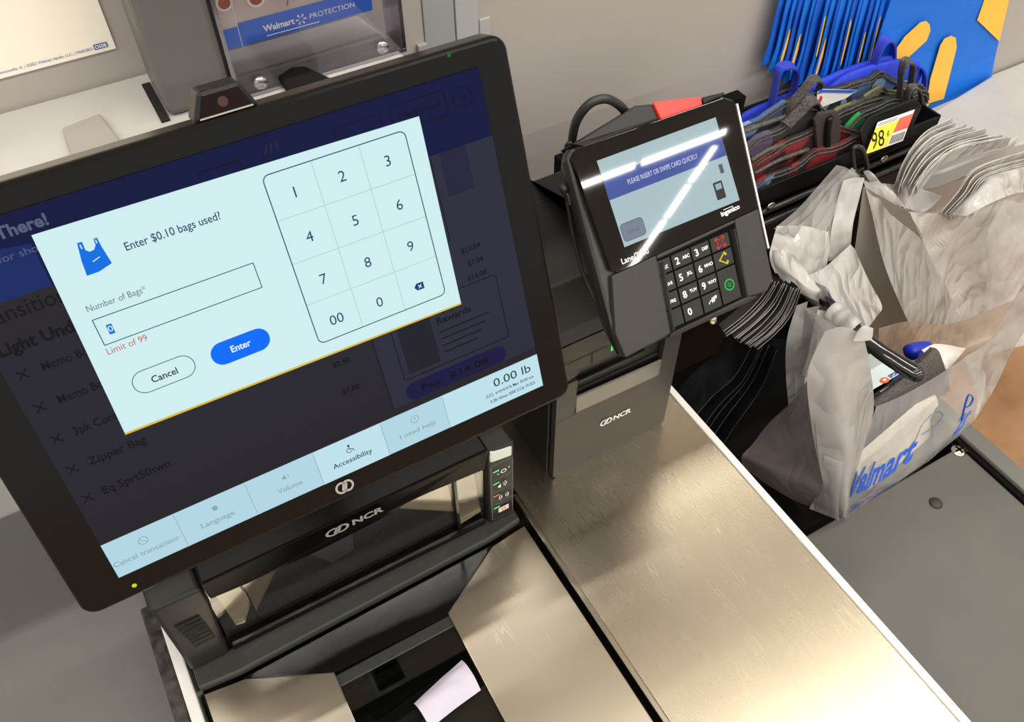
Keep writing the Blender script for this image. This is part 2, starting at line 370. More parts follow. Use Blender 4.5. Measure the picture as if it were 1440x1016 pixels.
c.text('l', 'Walmart', 38, -8, 6.2, w=32, bold=.03, h=3); spark(c, 'l', 77, -10.5, 5.6, 3); c.text('l', 'PROTECTION', 86, -8.5, 5.2, w=48, h=3)
for q, (x, y, r) in enumerate(((8, -45, 8), (38, -42, 9), (50, -52, 6), (62, -38, 3))):
    c.circ('bowl', x, y, r, 2+q*.1); c.circ('spice', x, y, r*.72, 3+q*.1)
for p, q in (((122,-30),(137,-46)), ((130,-32),(150,-40)), ((118,-33),(126,-60))): c.line('red', p, q, 6, 2)
c.line('ink', (66, -27), (78, -60), .8, 2); c.rect('u', 40, -3.5, 95, -2.6, 1.5)
c.done(tc_, {'b': ('banner', mat('banner_blue', (44, 98, 200), .5)), 'w': ('card_fold', WHITE), 'l': ('banner_letters', WHITE), 'bowl': ('bowl_picture', mat('bowl_white', (222, 214, 205), .5)), 'spice': ('spice_picture', mat('spice_red', (160, 74, 62), .6, noise_amt=.3, scale=400)), 'red': ('pepper_picture', mat('pepper_red', (214, 60, 44), .5)), 'ink': ('line_print', BLK), 'u': ('small_print', WHITE)})

# ================================================================== COUNTER
b = B(); prism(b, [(.2285, -.12, -.003), (.2285, .60, -.003), (.434, .60, -.003), (.434, -.12, -.003)], (0, 0, .003))
tag(finish_mesh('steel_counter', b, STEEL), 'scratched brushed steel counter plate under the receipt printer', 'counter')
t = thing('counter_cabinet', (.16, .3, -.95), 'grey self checkout cabinet body under the steel plates', 'cabinet')
b = B(); box(b, (-.128, -.12, -.95), (.434, .52, -.052)); finish_mesh('cabinet_body', b, DK2, t)
b = B(); box(b, (.2285, -.12, -.05), (.434, .60, -.0032)); finish_mesh('plate_support', b, BLK, t)
b = B(); box(b, (.434, -.12, -.05), (.4415, .62, .0022)); finish_mesh('edge_strip', b, RIM, t, bevel=.001)
b = B(); box(b, (.2225, -.12, -.05), (.2275, .40, .0028)); finish_mesh('steel_rail', b, STEEL2, t, bevel=.001)
b = B(); box(b, (-.115, -.12, -.05), (-.105, .46, -.004)); finish_mesh('side_strip', b, RIM, t, bevel=.0015)
b = B(); box(b, (-.1275, -.12, -.05), (-.1155, .47, -.006)); finish_mesh('side_channel', b, mat('worn_black', (40, 38, 36), .35, c2=(74, 71, 68), scale=90), t, bevel=.002)
b = B(); box(b, (-.104, -.12, -.05), (.222, .37, -.02)); finish_mesh('scale_bed', b, BLKG, t)
b = B(); box(b, (-1.2, -.4, -.08), (-.1278, .678, -.06)); 
tag(finish_mesh('side_shelf', b, GREY, bevel=.002), 'plain grey shelf surface left of the checkout under the monitor', 'shelf')

# ------------------------------------------------ weigh platter with the scan window cut-out
t = thing('scanner_scale', (.06, .37, -.02), 'black bioptic scanner scale with upright tower and steel weigh plate', 'scanner')
plate = [(-.0985, .362), (-.064, .3575), (.004, .325), (.002, .14), (.109, .14), (.1125, .324), (.179, .3625), (.2165, .3665), (.2165, -.12), (-.0985, -.12)]
b = B(); prism(b, [(x, y, -.004) for x, y in plate], (0, 0, .004)); finish_mesh('weigh_plate', b, steel('plate_steel', .28, (190, 181, 162)), t, bevel=.0008)
b = B(); prism(b, [(x, y, -.012) for x, y in ((-.066, .3595), (.18, .3645), (.1125, .3235), (.004, .3245))], (0, 0, .0105)); finish_mesh('apron', b, mat('apron_black', (14, 14, 13), .14, spec=.3), t)
b = B(); box(b, (.0, .312, -.014), (.114, .3235, -.004)); finish_mesh('window_bar', b, mat('dusty_black', (32, 31, 27), .5, noise_amt=.4, scale=150), t, bevel=.001)
b = B(); box(b, (.0, .13, -.019), (.114, .312, -.0165)); finish_mesh('well_floor', b, mat('well_dark', (30, 29, 27), .3), t)
for pts, mm in (([(.010,.30),(.040,.302),(.100,.302),(.106,.285),(.075,.283),(.02,.276)], BLK), ([(.006,.262),(.112,.275),(.111,.20),(.005,.20)], mat('well_brown', (92, 86, 78), .25, c2=(70, 66, 60), scale=12))):
    b = B(); prism(b, [(x, y, -.0163) for x, y in pts], (0, 0, .0012)); finish_mesh('inner_mirror', b, mm, t)
b = B(); box(b, (.0025, .14, -.006), (.1115, .312, -.0045)); finish_mesh('scan_glass', b, clear_plastic('scan_pane', (.55, .57, .55, 1), .02, .02), t)
b = B(); patch(b, [[(.052,.268,-.0035),(.078,.275,-.0035),(.104,.281,-.0035)], [(.053,.262,.001),(.079,.268,.003),(.105,.274,.001)], [(.054,.254,.001),(.08,.258,.003),(.106,.262,.001)], [(.055,.243,-.0035),(.08,.247,-.0035),(.106,.250,-.0035)]], k=6, wr=.0012, fr=60)  # pale curled patch resting on the scan glass
tag(finish_mesh('white_curl', b, mat('lilac_white', (176, 170, 186), .5), smooth=True), 'small curled lilac white shape on the dark scanner window', 'paper')

# tower
def face(z): return .381+(.02 if z > .1 else 0)*0
b = B(); box(b, (-.10, .405, -.01), (.2135, .47, .127)); finish_mesh('tower_body', b, BLK, t, bevel=.006)
b = B(); prism(b, [(-.10, .365, -.002), (-.066, .362, -.002), (.180, .367, -.002), (.215, .371, -.002), (.215, .392, -.002), (-.10, .386, -.002)], (0, 0, .009)); finish_mesh('ledge_bar', b, DK, t, bevel=.0025)
b = B(); box(b, (-.064, .383, .004), (.184, .388, .013)); finish_mesh('window_sill', b, BLKG, t, bevel=.001)
# left column with speaker slots
b = B(); prism(b, [(-.101, .382, .006), (-.068, .382, .006), (-.060, .380, .10), (-.060, .379, .127), (-.099, .380, .127)], (0, .03, 0)); finish_mesh('left_column', b, DK2, t, bevel=.004, seg=3)
b = B()
for i in range(7):
    z = .088-i*.0065; box(b, (-.091+i*.0007, .3788, z), (-.0715+i*.0003, .3795, z+.0032))
g = finish_mesh('speaker_slots', b, mat('slot_black', (0, 0, 0)), t)
# right column with status lights
b = B(); prism(b, [(.187, .381, .004), (.2135, .381, .004), (.2135, .379, .127), (.187, .379, .127)], (0, .03, 0)); rc = finish_mesh('right_column', b, DK2, t, bevel=.003, seg=3)
c = Can((.187, .3783, .106), UX, (0, .016, -1), .001)
c.rring('edge', 2.2, 0, 24.6, 93, 3, .5, 0.5)
for i, z in enumerate((10, 30, 51, 72)):
    c.rect('grn' if i != 2 else 'red', 4.4, z, 10.5, z+2, 1)
    if i < 3: c.line('edge', (4, z+15.5), (23, z+13.5), .5, 1)
c.ring('ico', 15, 15.5, 3, 1, 1); c.circ('ico', 9.5, 17, .8, 1); c.circ('ico', 20.5, 13.5, .8, 1)
c.poly('ico', [(9, 37), (12, 34.5), (12, 41), (9, 39)], 1)
for r in (3, 5.2): c.ring('ico', 13, 37, r, .8, 1, a0=-55, a1=55); c.ring('ico', 15, 58, r, .9, 1, a0=-50, a1=50); c.ring('ico', 15, 58, r, .9, 1, a0=130, a1=230)
c.rrect('cam', 9, 76, 20, 84, 1, 1); c.ring('icor', 14.5, 80, 2.4, .8, 1.5)
c.done(rc, {'edge': ('label_outline', mat('outline_grey', (112, 110, 108), .5)), 'grn': ('green_light', glow('green_led', (90, 230, 130), 1)), 'red': ('orange_light', glow('orange_led', (220, 110, 70), .8)), 'ico': ('icon_print', WHITE), 'cam': ('camera_icon', mat('pink_white', (232, 205, 200), .5)), 'icor': ('icon_ring', mat('icon_brown', (120, 80, 74), .5))})
b = B(); prism(b, [(.189, .3775, .112), (.2105, .3775, .108), (.211, .3775, .122), (.189, .379, .127)], (0, .012, .0)); finish_mesh('status_lamp', b, mat('frosted_white', (196, 204, 196), .35), t, bevel=.002)
# brow with the maker's name, curved along its lower edge
b = B(); lowz = [(-.0585, .1045), (-.03, .1015), (.03, .0995), (.09, .102), (.11, .1075), (.13, .1075), (.186, .1025)]
prism(b, [(x, .380, z) for x, z in lowz]+[(.186, .374, .140), (-.0585, .374, .140)], (0, .035, 0)); brow = finish_mesh('name_brow', b, mat('brow_black', (6, 6, 6), .25, spec=.1), t, bevel=.002)
c = Can((.0, .3725, .1345), UX, (0, .14, -1), .001)
linked_rings(c, 'n', 48, 5.5, 6.6, 2.3, 2); c.text('n', 'NCR', 61.5, 9.8, 9.4, w=27, h=2, bold=.035)
c.done(brow, {'n': ('maker_letters', mat('emblem_grey', (150, 147, 142), .4))})
# recess, mirrors and glass of the upright window
b = B(); box(b, (-.062, .400, .012), (.186, .404, .112)); finish_mesh('recess_back', b, mat('recess_grey', (58, 57, 58), .25, c2=(44, 43, 44), scale=8), t)
def mir(pts, y=.3985, m=MIRR, nm='scan_mirror'):
    b = B(); prism(b, [(x, y+(z-.06)*tilt, z) for x, z in pts], (0, .0015, 0)); return finish_mesh(nm, b, m, t)
tilt = .2
mir([(-.0575,.093),(-.035,.099),(-.0345,.052),(-.046,.032),(-.053,.034)], .394)
mir([(-.034,.099),(.003,.100),(.003,.088),(-.0335,.042)], .392, mat('mirror_dim', (170, 162, 148), .3, 1))
mir([(.098,.0945),(.104,.099),(.155,.100),(.155,.045),(.102,.084)], .392)
mir([(.158,.103),(.182,.097),(.182,.024),(.158,.020)], .3955, mat('mirror_dim', (0,0,0)))
tilt = 0
mir([(.018,.082),(.066,.094),(.060,.048),(.040,.044)], .397, mat('pale_smoke', (98, 97, 98), .4), 'inner_panel')
b = B(); prism(b, [(-.064, .3885, .012), (.185, .3885, .012), (.185, .3845, .112), (-.0605, .3845, .112)], (0, .0015, 0)); finish_mesh('window_glass', b, clear_plastic('smoked_pane', (.86, .86, .86, 1), .03, .02), t)
b = B(); box(b, (.1555, .383, .012), (.1580, .400, .110)); finish_mesh('divider', b, BLKG, t); b = B(); box(b, (-.0355, .3835, .03), (-.0342, .400, .100)); finish_mesh('divider', b, BLKG, t)

# ================================================================== MONITOR
an = math.radians(21.1)
MO = Vector((-.090, .4195, .460)); MV = Vector((0, -math.sin(an), -math.cos(an))); MK = .304/1024
c = Can(MO, UX, MV, MK)
mon = thing('checkout_monitor', (.06, .40, .25), 'large black touch monitor showing the bag count pop-up', 'monitor')
out = rr_pts(-92, -49, 1097, 832, 34, 8)
b = B(); A = [c.pt(x, y, 0)-c.n*.0004 for x, y in out]; Bk = [p-c.n*.020 for p in A]; loft(b, A, Bk); finish_mesh('bezel', b, mat('bezel_black', (7, 5, 4), .2, spec=.28), mon, bevel=.003, seg=3)
b = B(); A = [c.pt(x, y, 0)-c.n*.0206 for x, y in rr_pts(-60, -20, 1060, 800, 40)]; Bk = [c.pt(x, y, 0)-c.n*.045 for x, y in rr_pts(120, 120, 900, 700, 40)]; loft(b, A, Bk); finish_mesh('back_shell', b, BLK, mon, bevel=.003)
b = B(); p = c.pt(512, 440, 0)-c.n*.05; tube(b, [p, p+Vector((0, .08, -.03)), (p.x, .50, .30)], .018, smoothpath=True); finish_mesh('stand_arm', b, BLK, mon, smooth=True)
# camera on the top edge
b = B(); p0 = c.pt(0, -49, 0); 
hood = [(464, -47, -2), (560, -47, -2), (548, -92, -9), (476, -92, -9)]
f1 = [c.pt(x, y, 0)-c.n*.003 for x, y in ((466,-47),(588,-47),(566,-98),(490,-98))]; f2 = [q-c.n*.022 for q in f1]
loft(b, f1, f2); cm = finish_mesh('camera_hood', b, BLK, mon, bevel=.002)
b = B(); f1 = [c.pt(x, y, 0)-c.n*.0028 for x, y in ((478,-53),(577,-53),(560,-91),(495,-91))]; loft(b, f1, [q-c.n*.002 for q in f1]); finish_mesh('camera_window', b, mat('lens_maroon', (20, 5, 5), .15, spec=.2), cm, bevel=.0003)
b = B(); q = c.pt(527, -72, 0)-c.n*.0028; tube(b, [q, q+c.n*.0005], .0028, n=16, smoothpath=False); finish_mesh('camera_lens', b, mat('lens_red', (60, 24, 24), .3), cm)
b = B(); f1 = [c.pt(x, y, 0)-c.n*.0026 for x, y in ((478,-51),(577,-51),(576,-54),(479,-54))]; loft(b, f1, [q+c.n*.0006 for q in f1]); finish_mesh('camera_trim', b, STEEL2, cm)
# the picture on the screen
scb = B(); scb.faces.new([scb.verts.new(c.pt(x, y, 1)) for x, y in ((0, 0), (0, 768), (1024, 768), (1024, 0))])
scr = finish_mesh('screen', scb, glow('ui_dark', (38, 35, 42), 1.0), mon)
K = {'hdr': ('header_bar', glow('ui_navy', (10, 18, 62))), 'hdr2': ('header_bar', glow('ui_navy_light', (20, 40, 98))), 'pan': ('side_panel', glow('ui_slate', (42, 44, 60))), 'div': ('panel_edge', glow('ui_edge', (30, 29, 36))),
     'dk': ('dimmed_lettering', glow('ui_ink', (16, 14, 18))), 'gt': ('greeting_lettering', glow('ui_greytext', (86, 92, 118))), 'bar': ('tool_bar', glow('ui_bar', (178, 214, 228))), 'barhi': ('tool_button', glow('ui_barhi', (190, 226, 236))),
     'bg': ('faint_lettering', glow('ui_faint', (138, 166, 176))), 'bk': ('black_lettering', glow('ui_black', (34, 40, 52))), 'pop': ('popup_panel', glow('ui_pop', (208, 238, 240))), 'navy': ('popup_lettering', glow('ui_popnavy', (44, 68, 108))),
     'gry': ('caption_lettering', glow('ui_grey', (104, 118, 124))), 'red': ('limit_lettering', glow('ui_red', (196, 92, 96))), 'blu': ('enter_button', glow('ui_blue', (0, 108, 250))), 'wht': ('button_lettering', glow('ui_white', (225, 245, 255))), 'yel': ('popup_edge', glow('ui_yellow', (224, 186, 60))),
     'bag': ('bag_symbol', glow('ui_bagblue', (8, 110, 226))), 'grid': ('keypad_line', glow('ui_grid', (176, 204, 208))), 'cell': ('keypad_outline', glow('ui_cell', (52, 84, 110))), 'qr': ('dim_square', glow('ui_dim', (30, 30, 42))), 'btn': ('pay_button', glow('ui_btn', (22, 24, 66))), 'card': ('coupon_panel', glow('ui_card', (38, 36, 46))), 'sym': ('fork_symbol', glow('ui_sym', (34, 32, 58)))}
c.rect('hdr', 0, 0, 1024, 141, 2); c.poly('hdr2', [(0, 40), (140, 60), (140, 141), (0, 141)], 2.5)
c.rect('pan', 655, 141, 1024, 660, 2); c.rect('div', 652, 141, 656, 660, 3); c.rect('sym', 900, 141, 960, 235, 2.6)
c.rect('card', 0, 228, 655, 660, 1.6)
c.text('gt', 'Hello There!', 180, 38, 21, w=158, al='r', bold=.03, h=3); c.text('gt', 'Thank you for shopping', -20, 76, 13, w=215, h=3)
c.rring('dk', 820, 22, 940, 72, 6, 2, 3); c.text('dk', 'I need a hand', 925, 52, 13, w=90, al='r', h=3); c.ring('dk', 977, 48, 22, 2, 3); c.line('dk', (965, 48), (989, 48), 2, 3); c.rring('dk', 702, 30, 800, 70, 6, 2, 3); c.rring('dk', 440, 32, 520, 70, 6, 2, 3)
for a in range(3): c.line('sym', (574+a*9, 20), (566+a*12, 38), 4, 3)
c.text('dk', 'Transition', -6, 176, 30, w=160, h=3); c.text('dk', 'Light Unders', 12, 234, 23, w=170, bold=.03, h=3)
for i, s in enumerate(('Memo Book', 'Memo Book', '3pk Comp', 'Zipper Bag', 'Eq Sprt50twn')):
    yy = 285+i*71.5; c.text('dk', s, 62-i*2.5, yy, 17, w=(105, 105, 90, 110, 133)[i], h=3, bold=.012)
    x, y = 29-i*1.6, yy-7; c.line('dk', (x-9, y-9), (x+9, y+9), 2.4, 3); c.line('dk', (x-9, y+9), (x+9, y-9), 2.4, 3.2)
for s, x, y in (('$3.48', 595, 505), ('$7.88', 597, 574), ('$13.04', 944, 366), ('$1.04', 944, 399), ('$14.08', 944, 432)): c.text('dk', s, x, y, 12, al='r', h=3, bold=.02)
c.rring('dk', 835, 141, 880, 330, 8, 2, 3)
c.rring('dk', 697, 440, 965, 604, 8, 2, 3); c.rect('qr', 712, 468, 790, 592, 3)
c.text('dk', 'Walmart', 804, 482, 11, h=3); c.text('dk', 'Rewards', 804, 504, 16, w=84, h=3, bold=.02)
for i in range(4): c.rect('dk', 804, 522+i*17, 930-i*14, 525+i*17, 3)
c.rrect('btn', 692, 618-3, 948, 659, 21, 3); c.text('dk', 'Pay  $14.08', 730, 645, 15, w=170, h=4, bold=.02)
c.rect('bar', 0, 678, 1024, 768, 3); c.rect('barhi', 455, 679, 614, 768, 4); c.rect('barhi2', 771, 679, 1024, 768, 4)
for x in (147, 300, 454, 615, 770): c.line('bg', (x, 682), (x, 764), 1.2, 5)
for s, x, w, k in (('Cancel transaction', 70, 134, 'bg'), ('Language', 222, 72, 'bg'), ('Volume', 384, 56, 'bg'), ('Accessibility', 532, 94, 'bk'), ('I need help', 694, 90, 'bg')): c.text(k, s, x, 741, 12.5, w=w, al='c', h=5, bold=.008)
c.ring('bg', 74, 707, 10, 1.6, 5); c.line('bg', (69, 702), (79, 712), 1.6, 5); c.circ('bg', 226, 706, 6, 5); c.ring('bg', 694, 706, 10, 1.6, 5); c.text('bg', '?', 694, 711, 11, al='c', h=5)
c.poly('bg', [(374, 708), (378, 704), (383, 700), (383, 713), (378, 710)], 5); c.ring('bg', 383, 706, 7, 1.6, 5, a0=-50, a1=50)
c.circ('bk', 532, 699, 2.8, 5); c.ring('bk', 531, 711, 6.5, 1.5, 5, a0=20, a1=270); c.line('bk', (532, 702), (533, 710), 1.8, 5); c.line('bk', (533, 709), (539, 709), 1.8, 5.2); c.line('bk', (539, 709), (542, 716), 1.8, 5.4)
c.text('bk', '0.00 lb', 1000, 715, 22, w=100, al='r', h=5); c.text('bk', '(UC)  e=d=0.01lb Max 30.00 min', 1004, 735, 8.2, w=130, al='r', h=5, bold=.01); c.text('bk', '0.2lb Nmax 3000 CC# 19-023', 1004, 753, 8.2, w=122, al='r', h=5, bold=.01)
# pop-up
PX0, PY0, PX1, PY1 = 141, 50, 873, 467
c.poly('pop', [(146.5,46.3), (876.1,56.2), (868.5,473.3), (135.9,461.7)], 7); c.poly('yel', [(136, 461), (868.5, 473), (868.5, 477), (135.5, 465.5)], 8)
bx, by = 212, 72
c.poly('bag', [(206.6,83.1), (214.9,83.5), (214.2,99.7), (219.6,104.5), (227.5,103.3), (232.6,96.9), (233.9,85), (240.2,84.6), (240.7,101.3), (244.9,136.5), (219.3,143.7), (198,143.9), (200.8,114)], 8)
c.line('pop2', (209.8,87), (209.9,95.3), 2, 9); c.line('pop2', (236.6,87.3), (236.2,94.1), 2, 9); c.line('wht', (216.8,122.9), (231,118.5), 1.6, 9)
K['hil'] = ('digit_highlight', MATS['ui_bagblue']); K['barhi2'] = ('weight_field', MATS['ui_barhi']); K['pop2'] = ('bag_mark', MATS['ui_pop'])
c.text('navy', 'Enter $0.10 bags used?', 276, 124, 15.5, w=175, h=8, bold=.008)
c.text('gry', 'Number of Bags*', 173, 208, 12.5, w=106, h=8)
c.rring('cell', 172.5, 224, 477.5, 279, 1, 1.8, 8); c.rect('hil', 190, 242, 200, 262, 8.5); c.text('wht', '0', 191, 257, 12, w=8, h=9)
c.text('red', 'Limit of 99', 172, 298, 13, w=74, h=8)
c.rring('cell', 186, 351, 306, 400, 24, 1.6, 8); c.text('bk', 'Cancel', 246, 384, 14, w=50, al='c', h=8, bold=.015)
c.rrect('blu', 338, 355, 457, 404, 24, 8); c.text('wht', 'Enter', 398, 384.5, 14, w=40, al='c', h=9, bold=.02)
q = [(545, 70), (845, 78), (835, 436), (540, 448)]
gx0, gy0, gx1, gy1 = 545, 72, 840, 440
c.rring('cell', gx0, gy0, gx1, gy1, 14, 2.2, 8)
for i in (1, 2): c.line('grid', (gx0+98.3*i, gy0+2), (gx0+98.3*i, gy1-2), 1.4, 8)
for i in (1, 2, 3): c.line('grid', (gx0+2, gy0+92*i), (gx1-2, gy0+92*i), 1.4, 8)
for i, s in enumerate(('1', '2', '3', '4', '5', '6', '7', '8', '9', '00', '0')):
    c.text('navy', s, 596+97*(i % 3), 131+93*(i//3), 22, al='c', h=8)
c.poly('cellx', [(774, 399), (780, 391), (796, 391), (796, 407), (780, 407)], 8.3); c.line('wht', (783, 395), (791, 403), 1.8, 9); c.line('wht', (783, 403), (791, 395), 1.8, 9.2)
K['cellx'] = ('delete_symbol', glow('ui_del', (16, 52, 110)))
oo = c.done(scr, K)
for k_ in ('dk', 'sym', 'gt', 'bg', 'bk'): oo[k_]['kind'] = 'stuff'
c = Can(MO, UX, MV, MK)
linked_rings(c, 'n', 493, 797, 16, 5.5, 2, sx=.9); c.circ('g', 18, 803, 5, 1); c.rect('g2', 964, -42, 971, -34, 1)
c.done(mon, {'n': ('maker_emblem', mat('emblem_grey', (0, 0, 0))), 'g': ('power_light', glow('led_lime', (190, 220, 40))), 'g2': ('status_light', glow('led_green_dim', (20, 110, 40)))})

# ================================================================== RECEIPT PRINTER
t = thing('receipt_printer', (.335, .45, 0), 'black receipt printer box standing on the steel counter below the card terminal', 'printer')
b = B(); x0, x1, y0, y1 = .268, .4035, .398, .530
prism(b, [(x0+.004, y0+.006, .002), (x0+.004, y1, .002), (x0+.004, y1, .236), (x0+.004, y0+.03, .236), (x0+.004, y0+.006, .20)], (x1-x0-.008, 0, 0)); finish_mesh('printer_body', b, BLK, t, bevel=.003)
b = B(); box(b, (x0-.0005, y0+.012, .0), (x0+.0045, y1, .20)); finish_mesh('side_panel', b, DK2, t, bevel=.001)
mx0, mx1, mz0, mz1 = .289, .3845, .1035, .150
b = B()   # front door with the paper mouth left open
F = lambda pts: prism(b, [(x, y0, z) for x, z in pts], (0, .007, 0))
F([(x0, .003), (x0+.004, 0), (.398, 0), (x1, .006), (x1, .094), (x0, .094)]); F([(x0, .094), (mx0, .094), (mx0, .143), (x0, .143)]); F([(mx1, .094), (x1, .094), (x1, .205), (mx1, .205)])
finish_mesh('front_door', b, DK, t)
b = B(); prism(b, [(x0, y0, .1445), (mx0, y0, .1505), (mx0, y0, .1575), (mx1-.001, y0, .155), (mx1-.001, y0, .195), (x0, y0, .195)], (0, .007, 0)); finish_mesh('top_cover', b, DK2, t)
b = B(); prism(b, [(x0, y0, .1965), (x1, y0, .1965), (x1, y0+.028, .238), (x0, y0+.028, .238)], (0, .004, .001)); finish_mesh('sloped_lip', b, DK, t, bevel=.001)
b = B(); prism(b, [(mx0, y0+.020, .094), (mx1, y0+.020, .094), (mx1, y0+.020, .156), (mx0, y0+.020, .156)], (0, .002, 0)); finish_mesh('mouth_back', b, BLKG, t)
b = B(); prism(b, [(mx0, y0-.0005, .0945), (mx1, y0-.0005, .0925), (mx1, y0-.0005, .115), (mx0, y0-.0005, .1185)], (0, .0025, 0)); finish_mesh('tear_bar', b, mat('tear_grey', (96, 94, 88), .3, noise_amt=.1), t, bevel=.001)
b = B(); box(b, (mx0, y0+.004, .1185), (mx1, y0+.012, .122)); box(b, (mx0, y0+.002, .134), (mx1-.02, y0+.014, .138)); finish_mesh('paper_slot', b, BLK, t, bevel=.001)
b = B(); box(b, (x1, y0+.007, .003), (x1+.0012, y1, .20)); finish_mesh('side_seam', b, BLK, t)
c = Can((0, y0-.0003, 0), UX, (0, 0, -1), .001)
c.line('k', (268.5, -94), (289, -94), .7, 1); c.line('k', (289, -94), (289, -103), .8, 1)
linked_rings(c, 'n', 326, -57, 4.6, 1.7, 2); c.text('n', 'NCR', 335, -53.5, 7.0, w=21, h=2, bold=.035)
c.line('k', (270, -172), (318, -172), .7, 1); c.line('k', (302, -172), (303, -158), .7, 1)
c.line('k', (311, -9), (312.5, -4), .8, 1); c.line('k', (352, -12), (353, -10), 1.2, 1)
c.rrect('g', 321.5, -173.5, 324, -163.5, .8, 2); c.rect('n', 325, -168, 327.5, -163, 2)
c.done(t, {'k': ('panel_seam', mat('slot_black', (0, 0, 0))), 'n': ('maker_letters', WHITE), 'g': ('ready_light', glow('green_led2', (40, 220, 90), 1))})

# ================================================================== CARD TERMINAL
TO = Vector((.305, .418, .359)); TV = Vector((0, -.656, -.7547)).normalized()
c = Can(TO, UX, TV, .001)
t = thing('card_terminal', (.355, .42, .20), 'black card payment terminal with colour screen and number keys', 'terminal')
def P(x, y, h): return TO+Vector(UX)*x*.001+TV*y*.001+c.n*h*.001
def loftT(name, rings, m, bevel=.002, parent=t, seg=2):
    b = B(); R = [[b.verts.new(P(x, y, h)) for x, y, h in r] for r in rings]; n = len(R[0])
    b.faces.new(R[0]); b.faces.new(R[-1][::-1])
    for a, d in zip(R, R[1:]):
        for i in range(n): b.faces.new((a[i], d[i], d[(i+1) % n], a[(i+1) % n]))
    return finish_mesh(name, b, m, parent, bevel=bevel, seg=seg)
outl = [(-20, -10), (-14, -14), (122, -13), (131, -8), (133, 0), (118.5, 134), (109, 141), (-27, 142), (-29, 122)]
rimR = mat('terminal_shell', (28, 27, 27), .3, noise_amt=.1, scale=200)
loftT('shell', [[(x, y, -4.6) for x, y in outl], [(x, y, -12) for x, y in outl], [(x*.9+5, y*.9+6, -34) for x, y in outl]], rimR, .003)
# screen glass with chamfered corners
g = [(-18, -7), (-12, -13), (118, -11.5), (127, -6), (129.5, 4), (121.5, 76), (-11, 80.5), (-16, 77)]
b = B(); loft(b, [P(x, y, 0) for x, y in g], [P(x, y, -4.8) for x, y in g]); gl = finish_mesh('screen_glass', b, mat('terminal_glass', (9, 9, 8), .03, spec=.6), t, bevel=.0004)
# lower fascia around the key bed
kx0, kx1, ky0, ky1 = 20.5, 96.5, 84, 137.5
kb = [(23.5, 83), (98, 80), (89.5, 138), (15.5, 140)]
b = B()
def fq(*pts): 
    loft(b, [P(x, y, -.2 if h is None else h) for x, y, h in pts], [P(x, y, -11) for x, y, h in pts])
fq((-19, 81.5, None), (121, 77.5, None), (120.4, 82, None), (-20, 85, None)) if False else None
fq((-16.5, 81, None), (23.5, 79.5, None), (15.5, 139, None), (-26.5, 141.5, None), (-28.5, 122, None))
fq((23.5, 79.6, None), (98, 77.6, None), (98, 80.2, None), (23.5, 83, None))
fq((98, 77.5, None), (121.3, 76.8, None), (116.5, 134, None), (108, 140.5, None), (89.5, 138, None))
fq((15.5, 138.8, None), (89.5, 137.5, None), (100, 141, None), (90, 143, -3), (15, 143, -3))
finish_mesh('lower_fascia', b, DK, t, bevel=.0012)
b = B(); prism(b, [P(17, 83, -3), P(97, 80, -3), P(90, 139, -3), P(15, 140, -3)], -c.n*.003); finish_mesh('key_bed', b, mat('bed_black', (5, 5, 5), .7, spec=.1), t)
b = B(); prism(b, [P(22, 86, -4), P(26, 86, 1.6), P(17.5, 137, 1.6), P(15, 139, -4)], Vector((.0012, 0, 0))); finish_mesh('left_key_guard', b, DK2, t, bevel=.0005)
b = B(); prism(b, [P(92, 84, -4), P(94, 84, 1.2), P(88.3, 137, 1.2), P(86.5, 138, -4)], Vector((.0012, 0, 0))); finish_mesh('right_key_guard', b, DK2, t, bevel=.0005)
KW = mat('key_white', (235, 235, 232), .5); KM = mat('key_grey', (34, 33, 32), .4, spec=.3, noise_amt=.06, scale=300)
cols = [(19.5, 32.8), (34.2, 51.1), (52.5, 69.1), (70.5, 88)]; rows = [(84.5, 95.0), (96.4, 108.6), (110, 121.6), (123, 136)]
labels = {(0, 0): ('1', 'QZ'), (1, 0): ('2', 'ABC'), (2, 0): ('3', 'DEF'), (0, 1): ('4', 'GHI'), (1, 1): ('5', 'JKL'), (2, 1): ('6', 'MNO'), (0, 2): ('7', 'PRS'), (1, 2): ('8', 'TUV'), (2, 2): ('9', 'WXY'), (0, 3): ('', ''), (1, 3): ('0', ''), (2, 3): ('', ',-#*'), (3, 0): ('X', ''), (3, 1): ('<', ''), (3, 2): ('O', '')}
